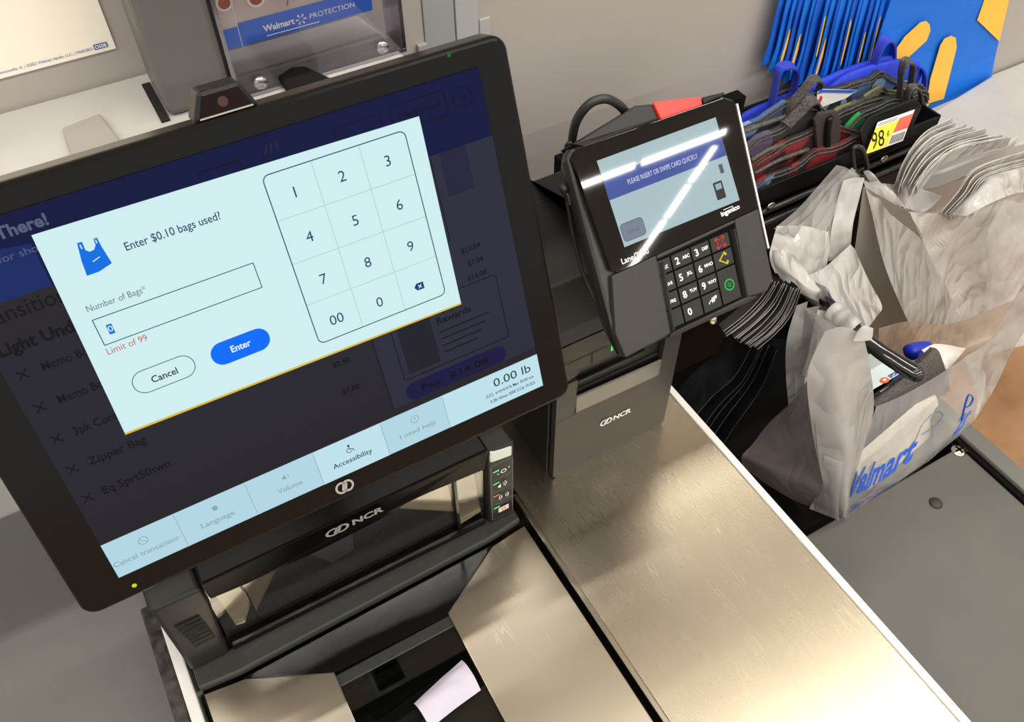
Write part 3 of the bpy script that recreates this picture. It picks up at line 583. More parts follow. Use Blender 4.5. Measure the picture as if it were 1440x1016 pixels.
for (i, j), (big, sm) in labels.items():
    x0_, x1_ = cols[i]; y0_, y1_ = rows[j]
    if (i, j) == (3, 2): y1_ = rows[3][1]
    sk = lambda x, y: x+(100-y)*.09*(1 if x > 0 else 1)
    q = [(sk(x0_, y0_), y0_), (sk(x1_, y0_), y0_), (sk(x1_, y1_), y1_), (sk(x0_, y1_), y1_)]
    b = B(); loft(b, [P(x, y, -1.2) for x, y in q], [P(x, y, -2.9) for x, y in q]); ko = finish_mesh('key', b, KM, t, bevel=.0003)
    mx_, my_ = sk((x0_+x1_)/2, (y0_+y1_)/2), (y0_+y1_)/2
    kc = Can(P(0, 0, -1.15), UX, TV, .001)
    nm = 'key_print'; mm = KW
    if big == 'X':
        mm = glow('key_red', (210, 60, 60), .9, .4)
        for a, d in (((-3.6, -3.6), (3.6, 3.6)), ((-3.6, 3.6), (3.6, -3.6))):
            pass
        pts = [(-4.4,-2.6),(-2.6,-4.4),(0,-1.9),(2.6,-4.4),(4.4,-2.6),(1.9,0),(4.4,2.6),(2.6,4.4),(0,1.9),(-2.6,4.4),(-4.4,2.6),(-1.9,0)]
        kc.ringpts('p', [(mx_+x*1.15, my_+y*1.15) for x, y in pts], [(mx_+x*.70, my_+y*.70) for x, y in pts], 1)
    elif big == '<':
        mm = glow('key_yellow', (220, 205, 60), .9, .4)
        pts = [(-4.4, 0), (1.6, -4.6), (3.2, -3), (3.2, -2.2), (0, 0), (3.2, 2.2), (3.2, 3), (1.6, 4.6)]
        kc.ringpts('p', [(mx_+x*1.15, my_+y*1.15) for x, y in pts], [(mx_+x*.72, my_+y*.72) for x, y in pts], 1)
    elif big == 'O':
        mm = glow('key_green', (40, 200, 90), .9, .4); kc.ring('p', mx_, my_, 4.6, 1.1, 1); kc.ring('p', mx_, my_, 1.5, .5, 1)
    elif i == 0 and sm: kc.text('p', sm, mx_+1, my_+2, 2.4, al='c', h=1, bold=.02)
    else:
        if big: kc.text('p', big, mx_-4.2+(1 if not sm else 0), my_+2.6, 5.2, al='c', h=1, bold=.02)
        if sm: kc.text('p', sm, mx_+4 if big else mx_+1, my_+.6, 2.4 if big else 4, al='c', h=1, bold=.02)
    if kc.L: kc.done(ko, {'p': (nm, mm)})
# picture on the terminal screen
c = Can(TO, UX, TV, .001)
sb = B(); sb.faces.new([sb.verts.new(P(x, y, .25)) for x, y in ((0, 0), (108, 0), (108, 65), (0, 65))]); ts = finish_mesh('screen', sb, mat('t_pale', (10,10,10), .03, emit=(172, 196, 202), es=.95), t)
def tg(n, rgb): return mat(n, (5, 5, 5), .03, emit=rgb, es=1)
c.rect('ban', 0, 12.5, 106.5, 29.5, 2); c.text('w', 'PLEASE INSERT OR SWIPE CARD QUICKLY', 18.5, 23.6, 3.6, w=63, h=3.5)
c.rrect('btn', 1.2, 48.5, 21, 62, 3, 2); c.rring('be', 1.2, 48.5, 21, 62, 3, .5, 3); c.text('be', 'Cancel', 11, 57, 2.6, al='c', h=3)
c.rrect('ic', 87.5, 45.5, 96, 59, .8, 2); c.rect('ic2', 89, 47, 94.5, 51.5, 3); c.rect('be', 97, 34, 100.5, 41, 2); c.rect('edge', 106.5, 0, 108.5, 65.3, 3)
c.done(ts, {'ban': ('banner', tg('t_banner', (70, 88, 158))), 'w': ('banner_lettering', tg('t_white', (215, 222, 238))), 'btn': ('cancel_button', tg('t_btn', (120, 132, 146))), 'be': ('button_edge', tg('t_edge', (88, 98, 108))), 'ic': ('card_symbol', tg('t_dark', (58, 62, 60))), 'ic2': ('card_symbol_face', tg('t_lt', (150, 176, 190))), 'edge': ('screen_edge', tg('t_black', (20, 22, 24)))})
c = Can(P(0, 0, .12), UX, TV, .001)
c.text('w', 'ingenico', 87, 71.5, 3.6, w=18, h=1, bold=.03, rot=-.03); c.line('w', (90, 67.4), (99, 67.2), .4, 1); c.text('w', 'Lane/7000', -6, 76, 4.2, w=24, h=1, bold=.01)
c.done(gl, {'w': ('maker_letters', WHITE)})
# reader cover with red tag on the top
b = B()
loft(b, [P(*q) for q in ((-4, -12.5, -1), (60.5, -12.2, -1), (60.2, -25, -3), (47, -28, -4), (-10, -17, -8))], [P(*q) for q in ((-6, -11, -30), (60, -11, -30), (60, -22, -30), (44, -24, -30), (-12, -15, -30))]); finish_mesh('reader_cover', b, DK2, t, bevel=.002)
b = B(); loft(b, [P(*q) for q in ((61.5, -12, 0), (99, -11.8, 0), (101, -18, -1.5), (60.2, -26, -2))], [P(*q) for q in ((61, -11, -20), (100, -11, -20), (100, -15, -20), (60.4, -20, -20))]); tag(finish_mesh('reader_tag', b, mat('signal_red', (232, 52, 44), .45), t, bevel=.001), 'bright red corner piece')
b = B(); loft(b, [P(*q) for q in ((101, -12, -1), (121, -13.5, -1), (124, -15.5, -3), (101.5, -17.5, -1.5))], [P(*q) for q in ((101, -11, -8), (119, -11, -8), (119, -13, -8), (101, -14, -8))]); finish_mesh('reader_cover', b, BLK, t, bevel=.001)
b = B(); loft(b, [P(x, y, h) for x, y, h in ((127.6, -4, 1), (129.2, -4, 1), (120.6, 109, 1), (119.0, 109, 1))], [P(x, y, h) for x, y, h in ((127.6, -4, -6), (133.5, -4, -6), (123.5, 109, -6), (119.0, 109, -6))]); finish_mesh('swipe_rail', b, mat('bright_metal', (250, 246, 238), .42, 1), t, bevel=.0004)
b = B(); loft(b, [P(*q) for q in ((30, 60, -34), (80, 60, -34), (80, 110, -34), (30, 110, -34))], [(.335, .47, .236), (.385, .47, .236), (.385, .52, .236), (.335, .52, .236)]); finish_mesh('mount_bracket', b, BLK, t, bevel=.003)
b = B(); q = P(58, 141, -6); tube(b, [q, q+Vector((0, -.002, -.006))], .003, n=10, smoothpath=False); finish_mesh('mount_screw', b, STEEL2, t, smooth=True)
# cables
b = B(); tube(b, [(0.3591,0.448,0.3552), (0.3499,0.446,0.3669), (0.3383,0.444,0.3802), (0.3272,0.445,0.3874), (0.3161,0.448,0.3847), (0.3086,0.452,0.3701), (0.3075,0.455,0.3451), (0.306,0.455,0.3111)], .0034, n=10, k=8)
tag(finish_mesh('thick_cable', b, RUB, smooth=True), 'thick black cable looping over the top of the card terminal', 'cable')
b = B(); tube(b, [P(-12, -18, -6), (0.2996,0.45,0.3542), (0.2908,0.44,0.3417), (0.2882,0.43,0.3298)], .0012, n=6, k=8); tube(b, [(0.281,0.425,0.3374), (0.2853,0.425,0.337), (0.2897,0.425,0.3233)], .004, n=8, smoothpath=True)
tube(b, [(0.2865,0.425,0.3246), (0.29,0.42,0.295), (0.2965,0.41,0.2551), (0.3083,0.4,0.2213), (0.3184,0.396,0.205)], .0017, n=8, k=14)
tag(finish_mesh('coiled_tether', b, RUB, smooth=True), 'thin black security cord hanging down the left side of the card terminal', 'cord')
# pedestal behind printer
b = B(); box(b, (.285, .54, -.02), (.42, .60, .19)); box(b, (.30, .525, .10), (.40, .56, .2355)); tag(finish_mesh('mounting_column', b, BLK, bevel=.004), 'black mounting column behind the receipt printer', 'column')

# ================================================================== BAGGING AREA
ZB = -.215
t = thing('bagging_scale', (.64, .2, ZB), 'dark grey bagging scale shelf right of the steel counter', 'shelf')
b = B(); box(b, (.4425, -.3, ZB-.03), (.838, .288, ZB)); finish_mesh('shelf_plate', b, mat('bagging_grey', (86, 85, 80), .42, noise_amt=.12, scale=9, bump=.08), t, bevel=.002)
b = B(); box(b, (.8385, -.3, ZB-.05), (.8465, .60, ZB+.004)); finish_mesh('side_seam', b, BLKG, t)
b = B(); box(b, (.847, -.3, ZB-.06), (.872, .60, ZB+.010)); finish_mesh('side_rail', b, mat('rail_grey', (98, 98, 94), .4), t, bevel=.003)
b = B(); box(b, (.4425, .290, ZB-.06), (.838, .60, ZB-.035)); finish_mesh('rear_deck', b, mat('deck_black', (9, 9, 9), .5, spec=.12), t, bevel=.002)
def dome(p, r, m, nm, flat=.45):
    b = B(); bmesh.ops.create_uvsphere(b, u_segments=20, v_segments=10, radius=r)
    for v in b.verts: v.co = Vector((v.co.x, v.co.y, max(v.co.z, 0)*flat))+Vector(p)
    return finish_mesh(nm, b, m, t, smooth=True)
dome((0.7442,0.242,-0.215), .0085, DK, 'plug_button')
sp = Vector((0.8316,0.284,-0.215)); dome(sp, .0095, STEEL2, 'screw', .3)
b = B(); box(b, (sp.x-.006, sp.y-.0012, sp.z+.002), (sp.x+.006, sp.y+.0012, sp.z+.0034)); box(b, (sp.x-.0012, sp.y-.006, sp.z+.002), (sp.x+.0012, sp.y+.006, sp.z+.0034)); finish_mesh('screw_slot', b, BLKG, t)

# bag rack: black frame and tray on the wall side
t = thing('bag_rack', (.85, .66, ZB), 'black metal bag rack with tray and hanging arms', 'rack')
b = B(); box(b, (.45, .655, ZB-.3), (1.10, .665, -.035)); box(b, (.43, .652, -.5), (.685, .668, .16)); finish_mesh('back_plate', b, mat('rack_black', (8, 8, 9), .6, spec=.08), t)
b = B(); box(b, (.62, .648, -.032), (1.085, .652, .0)); box(b, (.62, .648, -.032), (1.085, .80, -.030)); box(b, (1.081, .648, -.032), (1.085, .775, .002)); box(b, (.62, .775, -.032), (1.085, .779, .03)); finish_mesh('tray', b, mat('tray_black', (20, 20, 20), .35, spec=.2), t, bevel=.0008)
for z, y in ((-.036, .640), (-.050, .632)):
    b = B(); tube(b, [(.62, y, z), (1.12, y, z+.004)], .0045, smoothpath=False); finish_mesh('rail', b, mat('rail_black_gloss', (40, 40, 40), .18), t, smooth=True)
b = B(); box(b, (.60, .636, -.115), (1.12, .652, -.06)); finish_mesh('beam', b, mat('tray_black', (0,0,0)), t, bevel=.003)
for px, py in ((1084, 290), (1240, 224)):
    b = B(); bmesh.ops.create_uvsphere(b, u_segments=12, v_segments=6, radius=.006)
    q = Vector((0.7594,0.635,-0.0234) if px == 1084 else (0.9684,0.635,-0.0243))
    for v in b.verts: v.co = Vector((v.co.x*1.3, v.co.y*.4, v.co.z))+q
    finish_mesh('screw', b, STEEL2, t, smooth=True)
# rear hook: a closed wire loop
hk = [(0.8698,0.6,0.0045), (0.8522,0.6,0.0367), (0.8426,0.6,0.0581), (0.8468,0.6,0.0631), (0.8599,0.6,0.0551), (0.8742,0.6,0.0353), (0.8855,0.6,0.0138), (0.8797,0.6,0.009)]
b = B(); tube(b, hk, .0032, n=10, k=6); tube(b, [(0.8546,0.6,0.0174), (0.8836,0.6,-0.0008)], .0055, smoothpath=False); tube(b, [(0.8698,0.6,0.0045), (0.9278,0.64,-0.0445)], .004, smoothpath=False)
finish_mesh('hook', b, mat('wire_black', (26, 26, 26), .3), t, smooth=True)
ARM = mat('arm_black', (26, 26, 26), .12, coat=.5)
rod = [(.66, .60, -.09), (0.7185,0.504,-0.045), (0.6775,0.4443,-0.002), (0.6791,0.3976,-0.006), (0.6841,0.3669,-0.011), (0.6923,0.3439,-0.015), (0.7005,0.3227,-0.018)]
b = B(); tube(b, rod, lambda f: .0065+.0040*f, n=16, k=6)
bmesh.ops.create_uvsphere(b, u_segments=14, v_segments=8, radius=.0106, matrix=Matrix.Translation(rod[-1])); finish_mesh('left_arm', b, ARM, t, smooth=True)

# price ticket holder clipped on the tray
t = thing('price_ticket', (0.9643,0.64,0.0031), 'yellow and white 98 cent shelf price ticket in a black clip', 'price tag')
tl, tr, br, bl_ = Vector((0.938,0.645,0.0418)), Vector((1.01,0.645,0.0381)), Vector((0.9877,0.628,0.0033)), Vector((0.9122,0.628,0.0094))
u = (tr-tl).normalized(); v = ((bl_-tl)-(bl_-tl).dot(u)*u).normalized(); wd = (tr-tl).length; ht = (bl_-tl).dot(v)
sh = (bl_-tl).dot(u)/ht
c = Can(tl, u, v, .001, step=.0004); wd *= 1000; ht *= 1000
S = lambda x, y: (x*wd+sh*y*ht, y*ht)
b = B(); fr_ = [(0.9102,0.647,0.0344), (0.9235,0.65,0.0506), (1.011,0.65,0.0518), (1.033,0.65,0.0321), (1,0.632,-0.0001), (0.9224,0.632,-0.0029)]
prism(b, fr_, Vector((0, .004, 0))); finish_mesh('clip', b, BLK, t, bevel=.001)
c.poly('w', [S(0, 0), S(1, 0), S(1, 1), S(0, 1)], 1); c.poly('y', [S(0, .18), S(.62, .18), S(.55, 1), S(0, 1)], 2); c.poly('r', [S(.62, .12), S(1, .12), S(1, .58), S(.58, .58)], 2)
c.text('k', '98', S(.10, 0)[0]+sh*.85*ht, .90*ht, .60*ht, w=.34*wd, h=3, shear=0); c.text('k', '¢', S(.44, 0)[0]+sh*.62*ht, .60*ht, .22*ht, h=3)
for i in range(7): c.poly('k', [S(.60+i*.055, .66), S(.625+i*.055, .66), S(.62+i*.055, .95), S(.595+i*.055, .95)], 3)
for i in range(2): c.poly('g', [S(.04, .05+i*.06), S(.55, .05+i*.06), S(.55, .08+i*.06), S(.04, .08+i*.06)], 3)
c.done(t, {'w': ('ticket_paper', mat('ticket_white', (244, 242, 240), .5)), 'y': ('yellow_field', mat('ticket_yellow', (250, 222, 70), .5)), 'r': ('red_field', mat('ticket_red', (236, 104, 84), .5)), 'k': ('price_digits', mat('ink_black', (24, 24, 22), .5)), 'g': ('small_print', mat('ink_grey', (150, 150, 150), .5))})
# ------------------------------------------------ blue tote bags hanging on the wall
TB = mat('tote_blue', (0, 112, 222), .6, noise_amt=.06, scale=40, bump=.1); TB2 = mat('tote_blue_shade', (2, 88, 196), .6); TY = mat('tote_yellow', (250, 192, 74), .6)
def tote(bl, br, tr, tl, label, grp=None, detail=False, mm=TB):
    P4 = [Vector(q) for q in (bl, br, tr, tl)]; nrm = (P4[1]-P4[0]).cross(P4[3]-P4[0]).normalized()
    b = B(); K = 6; th = nrm*-.0016
    def S(u, v, h=0): return (P4[0].lerp(P4[1], u)).lerp(P4[3].lerp(P4[2], u), v)+nrm*(h+.0022*math.sin(v*9+u*4))
    V = [[b.verts.new(S(i/K, j/K)) for j in range(K+1)] for i in range(K+1)]; V2 = [[b.verts.new(S(i/K, j/K)-nrm*.0018) for j in range(K+1)] for i in range(K+1)]
    for i in range(K):
        for j in range(K):
            b.faces.new((V[i][j], V[i+1][j], V[i+1][j+1], V[i][j+1])); b.faces.new((V2[i][j], V2[i][j+1], V2[i+1][j+1], V2[i+1][j]))
    for i in range(K):
        for a, c_ in (((i, 0), (i+1, 0)), ((i, K), (i+1, K)), ((0, i), (0, i+1)), ((K, i), (K, i+1))):
            b.faces.new((V[a[0]][a[1]], V[c_[0]][c_[1]], V2[c_[0]][c_[1]], V2[a[0]][a[1]]))
    o = finish_mesh('tote_bag', b, mm, smooth=False); tag(o, label, 'bag', grp)
    return o, S, nrm
def petal(o, S, pts, nm='yellow_petal'):
    b = B(); n = 5; vs = [b.verts.new(S(u, v, .0008)) for u, v in pts]; b.faces.new(vs)
    ox = finish_mesh(nm, b, TY, o); return ox
NT = 20
for i in range(NT):
    f = i/(NT-1)+random.uniform(-.02, .02); jit = random.uniform(-.006, .006)
    q0 = Vector((0.8359,0.777,0.0928)).lerp(Vector((1.086,0.777,-0.0675)), f); q1 = Vector((0.8457,0.777,0.2186)).lerp(Vector((1.069,0.777,0.1647)), f)
    q0.z += -.012*math.sin(f*3)+jit; q0.x += jit*.3; q1.x += jit*.4; wv = Vector((.040, .0145, 0))
    o, S, nrm = tote(q0, q0+wv, q1+(q1-q0)*.6+wv, q1+(q1-q0)*.6,
        ('leftmost', 'second', 'third', 'fourth', 'fifth', 'sixth', 'seventh', 'eighth', 'ninth', 'tenth', 'eleventh', 'twelfth', 'thirteenth', 'fourteenth', 'fifteenth', 'sixteenth', 'seventeenth', 'eighteenth', 'nineteenth', 'twentieth')[i]+' blue tote bag, counted from the left, in the fanned row on the wall', 'fanned blue tote bags', mm=TB if i % 3 else TB2)
    if i in (2, 4, 7, 8, 12, 15, 17):
        w0 = .02; z0 = .06+.22*random.random(); petal(o, S, [(w0, z0), (w0+.14, z0-.02), (w0+.30, z0+.10), (w0+.24, z0+.2), (w0+.06, z0+.2)])
fb = [(.941, .702, .03), (1.262, .700, -.030), (1.222, .702, .30), (.975, .702, .34)]
fb = [(1.071,0.774,-0.1337), (1.402,0.774,-0.1095), (1.271,0.774,0.238), (1.05,0.774,0.2812)]
o, S, nrm = tote(*fb, 'large front blue tote bag with yellow petals facing out beside the fanned totes')
c = Can(fb[0], UX, (0, 0, -1), 1)
def petal_px(o, pts, nm='yellow_petal'):
    b = B(); b.faces.new([b.verts.new(Vector(p)+Vector((0, -.0032, 0))) for p in pts]); finish_mesh(nm, b, TY, o)
petal_px(o, [(1.096,0.774,0.0305), (1.131,0.774,0.0108), (1.169,0.774,0.0354), (1.169,0.774,0.0519), (1.161,0.774,0.0643), (1.149,0.774,0.0732), (1.137,0.774,0.0743), (1.112,0.774,0.0585)])
petal_px(o, [(1.239,0.774,-0.1142), (1.242,0.774,-0.0984), (1.277,0.774,-0.1017), (1.268,0.774,-0.0611), (1.254,0.774,-0.0008), (1.241,0.774,0.0198), (1.226,0.774,0.0277), (1.212,0.774,0.0268), (1.208,0.774,0.0173), (1.217,0.774,-0.0454)])
petal_px(o, [(1.278,0.774,0.0395), (1.365,0.774,-0.0214), (1.339,0.774,0.062), (1.308,0.774,0.0971), (1.271,0.774,0.1062)])
# ------------------------------------------------ reusable bags standing in the tray
def cloth(nm, cols, scale=22, rough=.75):
    m = bpy.data.materials.new(nm); m.use_nodes = True; nt = m.node_tree; b = nt.nodes['Principled BSDF']; b.inputs['Roughness'].default_value = rough
    tc = nt.nodes.new('ShaderNodeTexCoord'); v = nt.nodes.new('ShaderNodeTexVoronoi'); v.inputs['Scale'].default_value = scale; nt.links.new(tc.outputs['Object'], v.inputs['Vector'])
    r = nt.nodes.new('ShaderNodeValToRGB'); r.color_ramp.interpolation = 'CONSTANT'
    sp = nt.nodes.new('ShaderNodeSeparateColor'); nt.links.new(v.outputs['Color'], sp.inputs[0]); nt.links.new(sp.outputs[0], r.inputs[0])
    el = r.color_ramp.elements; n = len(cols)
    while len(el) < n: el.new(.5)
    for i, q in enumerate(cols): el[i].position = i/n; el[i].color = lin(*q)
    n2 = nt.nodes.new('ShaderNodeTexNoise'); n2.inputs['Scale'].default_value = 90; bp = nt.nodes.new('ShaderNodeBump'); bp.inputs['Strength'].default_value = .4; bp.inputs['Distance'].default_value = .002
    nt.links.new(tc.outputs['Object'], n2.inputs['Vector']); nt.links.new(n2.outputs[0], bp.inputs['Height']); nt.links.new(bp.outputs[0], b.inputs['Normal'])
    nt.links.new(r.outputs[0], b.inputs['Base Color']); MATS[nm] = m; return m
CL = dict(royal=cloth('royal_cloth', [(34, 60, 200), (30, 52, 186), (44, 70, 214)], 12), blackc=cloth('black_cloth', [(30, 29, 32), (40, 38, 40), (24, 24, 28)], 30),
  grn=cloth('green_pattern', [(30, 84, 44), (26, 30, 28), (24, 150, 62), (36, 50, 38), (226, 62, 38)], 24), red=cloth('red_pattern', [(112, 26, 32), (44, 28, 30), (130, 34, 38), (80, 28, 32)], 30),
  blu=cloth('blue_pattern', [(70, 96, 140), (34, 38, 48), (124, 152, 190), (46, 52, 66)], 34), pur=cloth('purple_pattern', [(84, 70, 96), (46, 42, 46), (36, 34, 36), (100, 28, 36)], 28), camo=cloth('camo_pattern', [(72, 82, 50), (34, 36, 30), (110, 110, 62), (226, 64, 42)], 30))
WEB = mat('webbing', (46, 44, 42), .7, c2=(96, 92, 86), scale=420); WEBB = mat('webbing_blue', (52, 70, 200), .6, noise_amt=.3, scale=300)
def folded(pxs, y, zb, th, m, label, wav=.003, seed=0):
    """folded cloth bag standing in the tray: pxs is its top edge; the cloth goes down to zb, th deep, rounded at the top"""
    top = cr(pxs, 5); b = B(); rows = []
    for i, p in enumerate(top):
        w = wav*noise.noise(Vector((p.x*30, seed*3.1, 0)))*2; y0 = p.y+w; H = p.z-zb
        prof = [(y0, zb), (y0-.001, zb+H*.5), (y0, p.z-th*.4), (y0+th*.25, p.z), (y0+th*.75, p.z-.0005), (y0+th, p.z-th*.5), (y0+th, zb)]
        rows.append([b.verts.new((p.x+.002*noise.noise(Vector((i, k, seed))), a, c_+.0015*noise.noise(Vector((i*.7, k*2, seed+5))))) for k, (a, c_) in enumerate(prof)])
    for a, d in zip(rows, rows[1:]):
        for j in range(6): b.faces.new((a[j], a[j+1], d[j+1], d[j]))
    b.faces.new(rows[0]); b.faces.new(rows[-1][::-1])
    o = finish_mesh('reusable_bag', b, m, smooth=True)
    if m is not CL['royal']:
        for dz, dy in ((.0, -.0008), (-.006, -.0016)):
            b = B(); tube(b, [p+Vector((0, dy+wav*noise.noise(Vector((p.x*30, seed*3.1, 0)))*2-.0006, dz)) for p in top], .0013, n=6, smoothpath=False); finish_mesh('bag_hem', b, WEB, o, smooth=True)
    return tag(o, label, 'bag')
def strap(parent, pts, w=.012, m=WEB, nm='handle', n=8, thick=.0013):
    """flat webbing handle swept along a path"""
    P_ = cr(pts, n); b = B(); R = []
    for i, p in enumerate(P_):
        t_ = (P_[min(i+1, len(P_)-1)]-P_[max(i-1, 0)]).normalized(); s = Vector((.25, 1, .15)); s = (s-t_*s.dot(t_)).normalized(); n_ = t_.cross(s)
        R.append([b.verts.new(p+s*w*a+n_*thick*c_) for a, c_ in ((-.5, -1), (.5, -1), (.5, 1), (-.5, 1))])
    for a, d in zip(R, R[1:]):
        for j in range(4): b.faces.new((a[j], a[(j+1) % 4], d[(j+1) % 4], d[j]))
    b.faces.new(R[0]); b.faces.new(R[-1][::-1])
    return finish_mesh(nm, b, m, parent, smooth=False)
ZT = -.029
r9 = folded([(0.7969,0.762,0.0287), (0.8595,0.762,0.0356), (0.9388,0.762,0.0379), (1.006,0.762,0.0425), (1.079,0.762,0.0393), (1.105,0.762,0.0269)], .762, ZT, .010, CL['royal'], 'royal blue cloth bag at the very back of the tray with two blue handles', seed=1)
strap(r9, [(0.8482,0.757,0.0329), (0.8468,0.757,0.0695), (0.8465,0.757,0.0924), (0.8676,0.76,0.0898), (0.8898,0.765,0.074), (0.8981,0.768,0.0475), (0.898,0.768,0.0221)], .016, WEBB); strap(r9, [(1.042,0.757,0.0388), (1.043,0.757,0.0637), (1.055,0.76,0.0755), (1.081,0.765,0.0601), (1.1,0.768,0.0254)], .016, WEBB)
r8 = folded([(0.9322,0.748,0.0197), (0.9605,0.748,0.0363), (0.979,0.748,0.042), (1.012,0.748,0.0456), (1.079,0.748,0.0393), (1.135,0.748,0.0202), (1.158,0.748,-0.0011)], .748, ZT, .010, CL['royal'], 'royal blue cloth bag bulging above its neighbours at the right end of the tray', seed=2)
strap(r8, [(1.171,0.745,-0.067), (1.167,0.745,-0.0273), (1.151,0.745,0.0024), (1.138,0.75,0.0137), (1.142,0.752,-0.0106)], .014, CL['royal'])
r7 = folded([(0.7769,0.737,0.0318), (0.8117,0.737,0.0382), (0.8469,0.737,0.0492), (0.8724,0.737,0.0498), (0.9273,0.737,0.0436), (1.016,0.737,0.034), (1.04,0.737,0.0383), (1.083,0.737,0.0134), (1.146,0.737,-0.0138)], .737, ZT, .010, CL['blu'], 'slate blue patterned cloth bag with a knotted grey top in the tray', seed=3)
strap(r7, [(0.8521,0.73,0.0239), (0.8545,0.73,0.046), (0.8725,0.73,0.0626), (0.8904,0.733,0.0752), (0.9137,0.737,0.0636), (0.9178,0.74,0.0404), (0.9136,0.74,0.0209)], .015)
b = B(); prism(b, [(0.9058,0.727,0.025), (0.902,0.728,0.0543), (0.9134,0.729,0.0546), (0.9876,0.729,0.0298), (0.9666,0.728,0.0243), (0.9216,0.727,0.0255)], (0, .0015, 0)); o = tag(finish_mesh('paper_label', b, WHITE), 'white cardboard label with a blue edge tucked between the cloth bags', 'label')
b = B(); prism(b, [(0.901,0.7265,0.0532), (0.906,0.7265,0.0577), (0.9842,0.7265,0.0323), (0.9736,0.7265,0.031), (0.912,0.7265,0.0519)], (0, .001, 0)); finish_mesh('blue_edge', b, mat('banner_blue', (0,0,0)), o)
b = B(); prism(b, [(0.9071,0.7263,0.0388), (0.9095,0.7263,0.0472), (0.9134,0.7263,0.0436), (0.9124,0.7263,0.0348)], (0, .001, 0)); finish_mesh('red_mark', b, TY if 0 else mat('pepper_red', (0,0,0)), o)
r6 = folded([(0.9258,0.722,0.0082), (0.9501,0.722,0.0166), (0.9903,0.722,0.0199), (1.027,0.722,0.0271), (1.042,0.722,0.0174), (1.07,0.722,0.0061), (1.112,0.722,0.0048), (1.144,0.722,-0.0175)], .722, ZT, .009, CL['camo'], 'olive and black camouflage cloth bag with orange flashes in the tray', seed=4)
r5 = folded([(0.8933,0.711,-0.0052), (0.9222,0.711,0.0087), (0.9531,0.711,0.0171), (1.008,0.711,0.0178), (1.059,0.711,0.0061), (1.12,0.711,-0.0037), (1.139,0.711,-0.0248)], .711, ZT, .009, CL['blackc'], 'plain black cloth bag with tall knotted handles at the right of the tray', seed=5)
strap(r5, [(1.063,0.703,-0.0198), (1.05,0.703,0.0205), (1.035,0.703,0.0597), (1.04,0.705,0.0729), (1.063,0.708,0.06), (1.075,0.71,0.0323), (1.091,0.712,-0.0096)], .015); strap(r5, [(1.06,0.69,-0.0115), (1.049,0.69,0.0302), (1.059,0.69,0.0341), (1.078,0.69,0.0188), (1.101,0.69,-0.0226)], .012)
r4 = folded([(0.9432,0.7,-0.0211), (0.9613,0.7,0.0041), (0.9857,0.7,0.0125), (1.012,0.7,0.0155), (1.049,0.7,0.0108), (1.092,0.7,-0.013)], .700, ZT, .009, CL['grn'], 'bright green and red patterned cloth bag behind the price ticket', seed=6)
r3 = folded([(0.7461,0.69,0.0348), (0.7684,0.69,0.0516), (0.8042,0.69,0.0547), (0.8251,0.69,0.0674), (0.8475,0.69,0.0753), (0.8885,0.69,0.0484), (0.9166,0.69,0.0252)], .690, ZT, .010, CL['pur'], 'purple and dark red patterned cloth bag at the left of the tray', seed=7)
strap(r3, [(0.8047,0.684,0.0603), (0.8227,0.684,0.0739), (0.8385,0.684,0.0859), (0.8553,0.686,0.0782), (0.8679,0.688,0.0542), (0.8687,0.69,0.0347)], .016)
b = B(); tube(b, [(0.743,0.7,0.0612), (0.7742,0.7,0.0614), (0.8163,0.7,0.0603)], .0032, smoothpath=True); finish_mesh('bag_hem', b, WEB, r3, smooth=True)
r2 = folded([(0.7469,0.677,0.0081), (0.7707,0.677,0.0294), (0.8103,0.677,0.0379), (0.8422,0.677,0.0402), (0.8708,0.677,0.0461), (0.9195,0.677,0.0202), (0.9539,0.677,0.0011)], .677, ZT, .010, CL['red'], 'dark red and black cloth bag with one tall wide black handle in the tray', seed=8)
b = B(); prism(b, [(0.8636,0.668,0.0056), (0.8384,0.668,0.0647), (0.8441,0.668,0.0737), (0.8751,0.668,0.0677), (0.8885,0.668,0.0521), (0.9082,0.668,-0.0011), (0.8969,0.668,-0.0066)], (0, .006, 0)); finish_mesh('wide_handle', b, mat('webbing_dark', (44, 38, 40), .8, c2=(70, 58, 56), scale=300), r2, bevel=.0015)
b = B(); tube(b, [(0.8804,0.6655,0.0034), (0.8676,0.6655,0.0393), (0.8629,0.6655,0.0633)], .005, flat=.8); finish_mesh('handle_fold', b, BLK, r2, smooth=True)
for (a, b_) in ((((1062,240),(1100,216)), ((1100,216),(1136,202))), (((1058,212),(1100,194)), ((1100,194),(1112,190)))):
    pass
b = B(); tube(b, [(0.7477,0.668,0.0137), (0.788,0.668,0.0195), (0.8412,0.668,0.0185)], .0028); tube(b, [(0.7365,0.668,0.0387), (0.7611,0.668,0.0454), (0.7904,0.668,0.0449)], .003); finish_mesh('bag_hem', b, WEB, r2, smooth=True)
r1 = folded([(0.7494,0.664,-0.0055), (0.7769,0.664,0.0028), (0.8126,0.664,0.001), (0.8405,0.664,0.0095), (0.8705,0.664,0.0127), (0.9053,0.664,0.0072), (0.9295,0.664,0.0104)], .664, ZT, .009, CL['red'], 'dark red cloth bag with a blue end at the front left of the tray', seed=9)
b = B(); prism(b, [(0.7512,0.6625,-0.0076), (0.7783,0.6625,0.0021), (0.8087,0.6625,0.0011), (0.8116,0.6625,-0.0168), (0.7568,0.6625,-0.0195)], (0, .001, 0)); finish_mesh('blue_end', b, CL['blu'], r1)

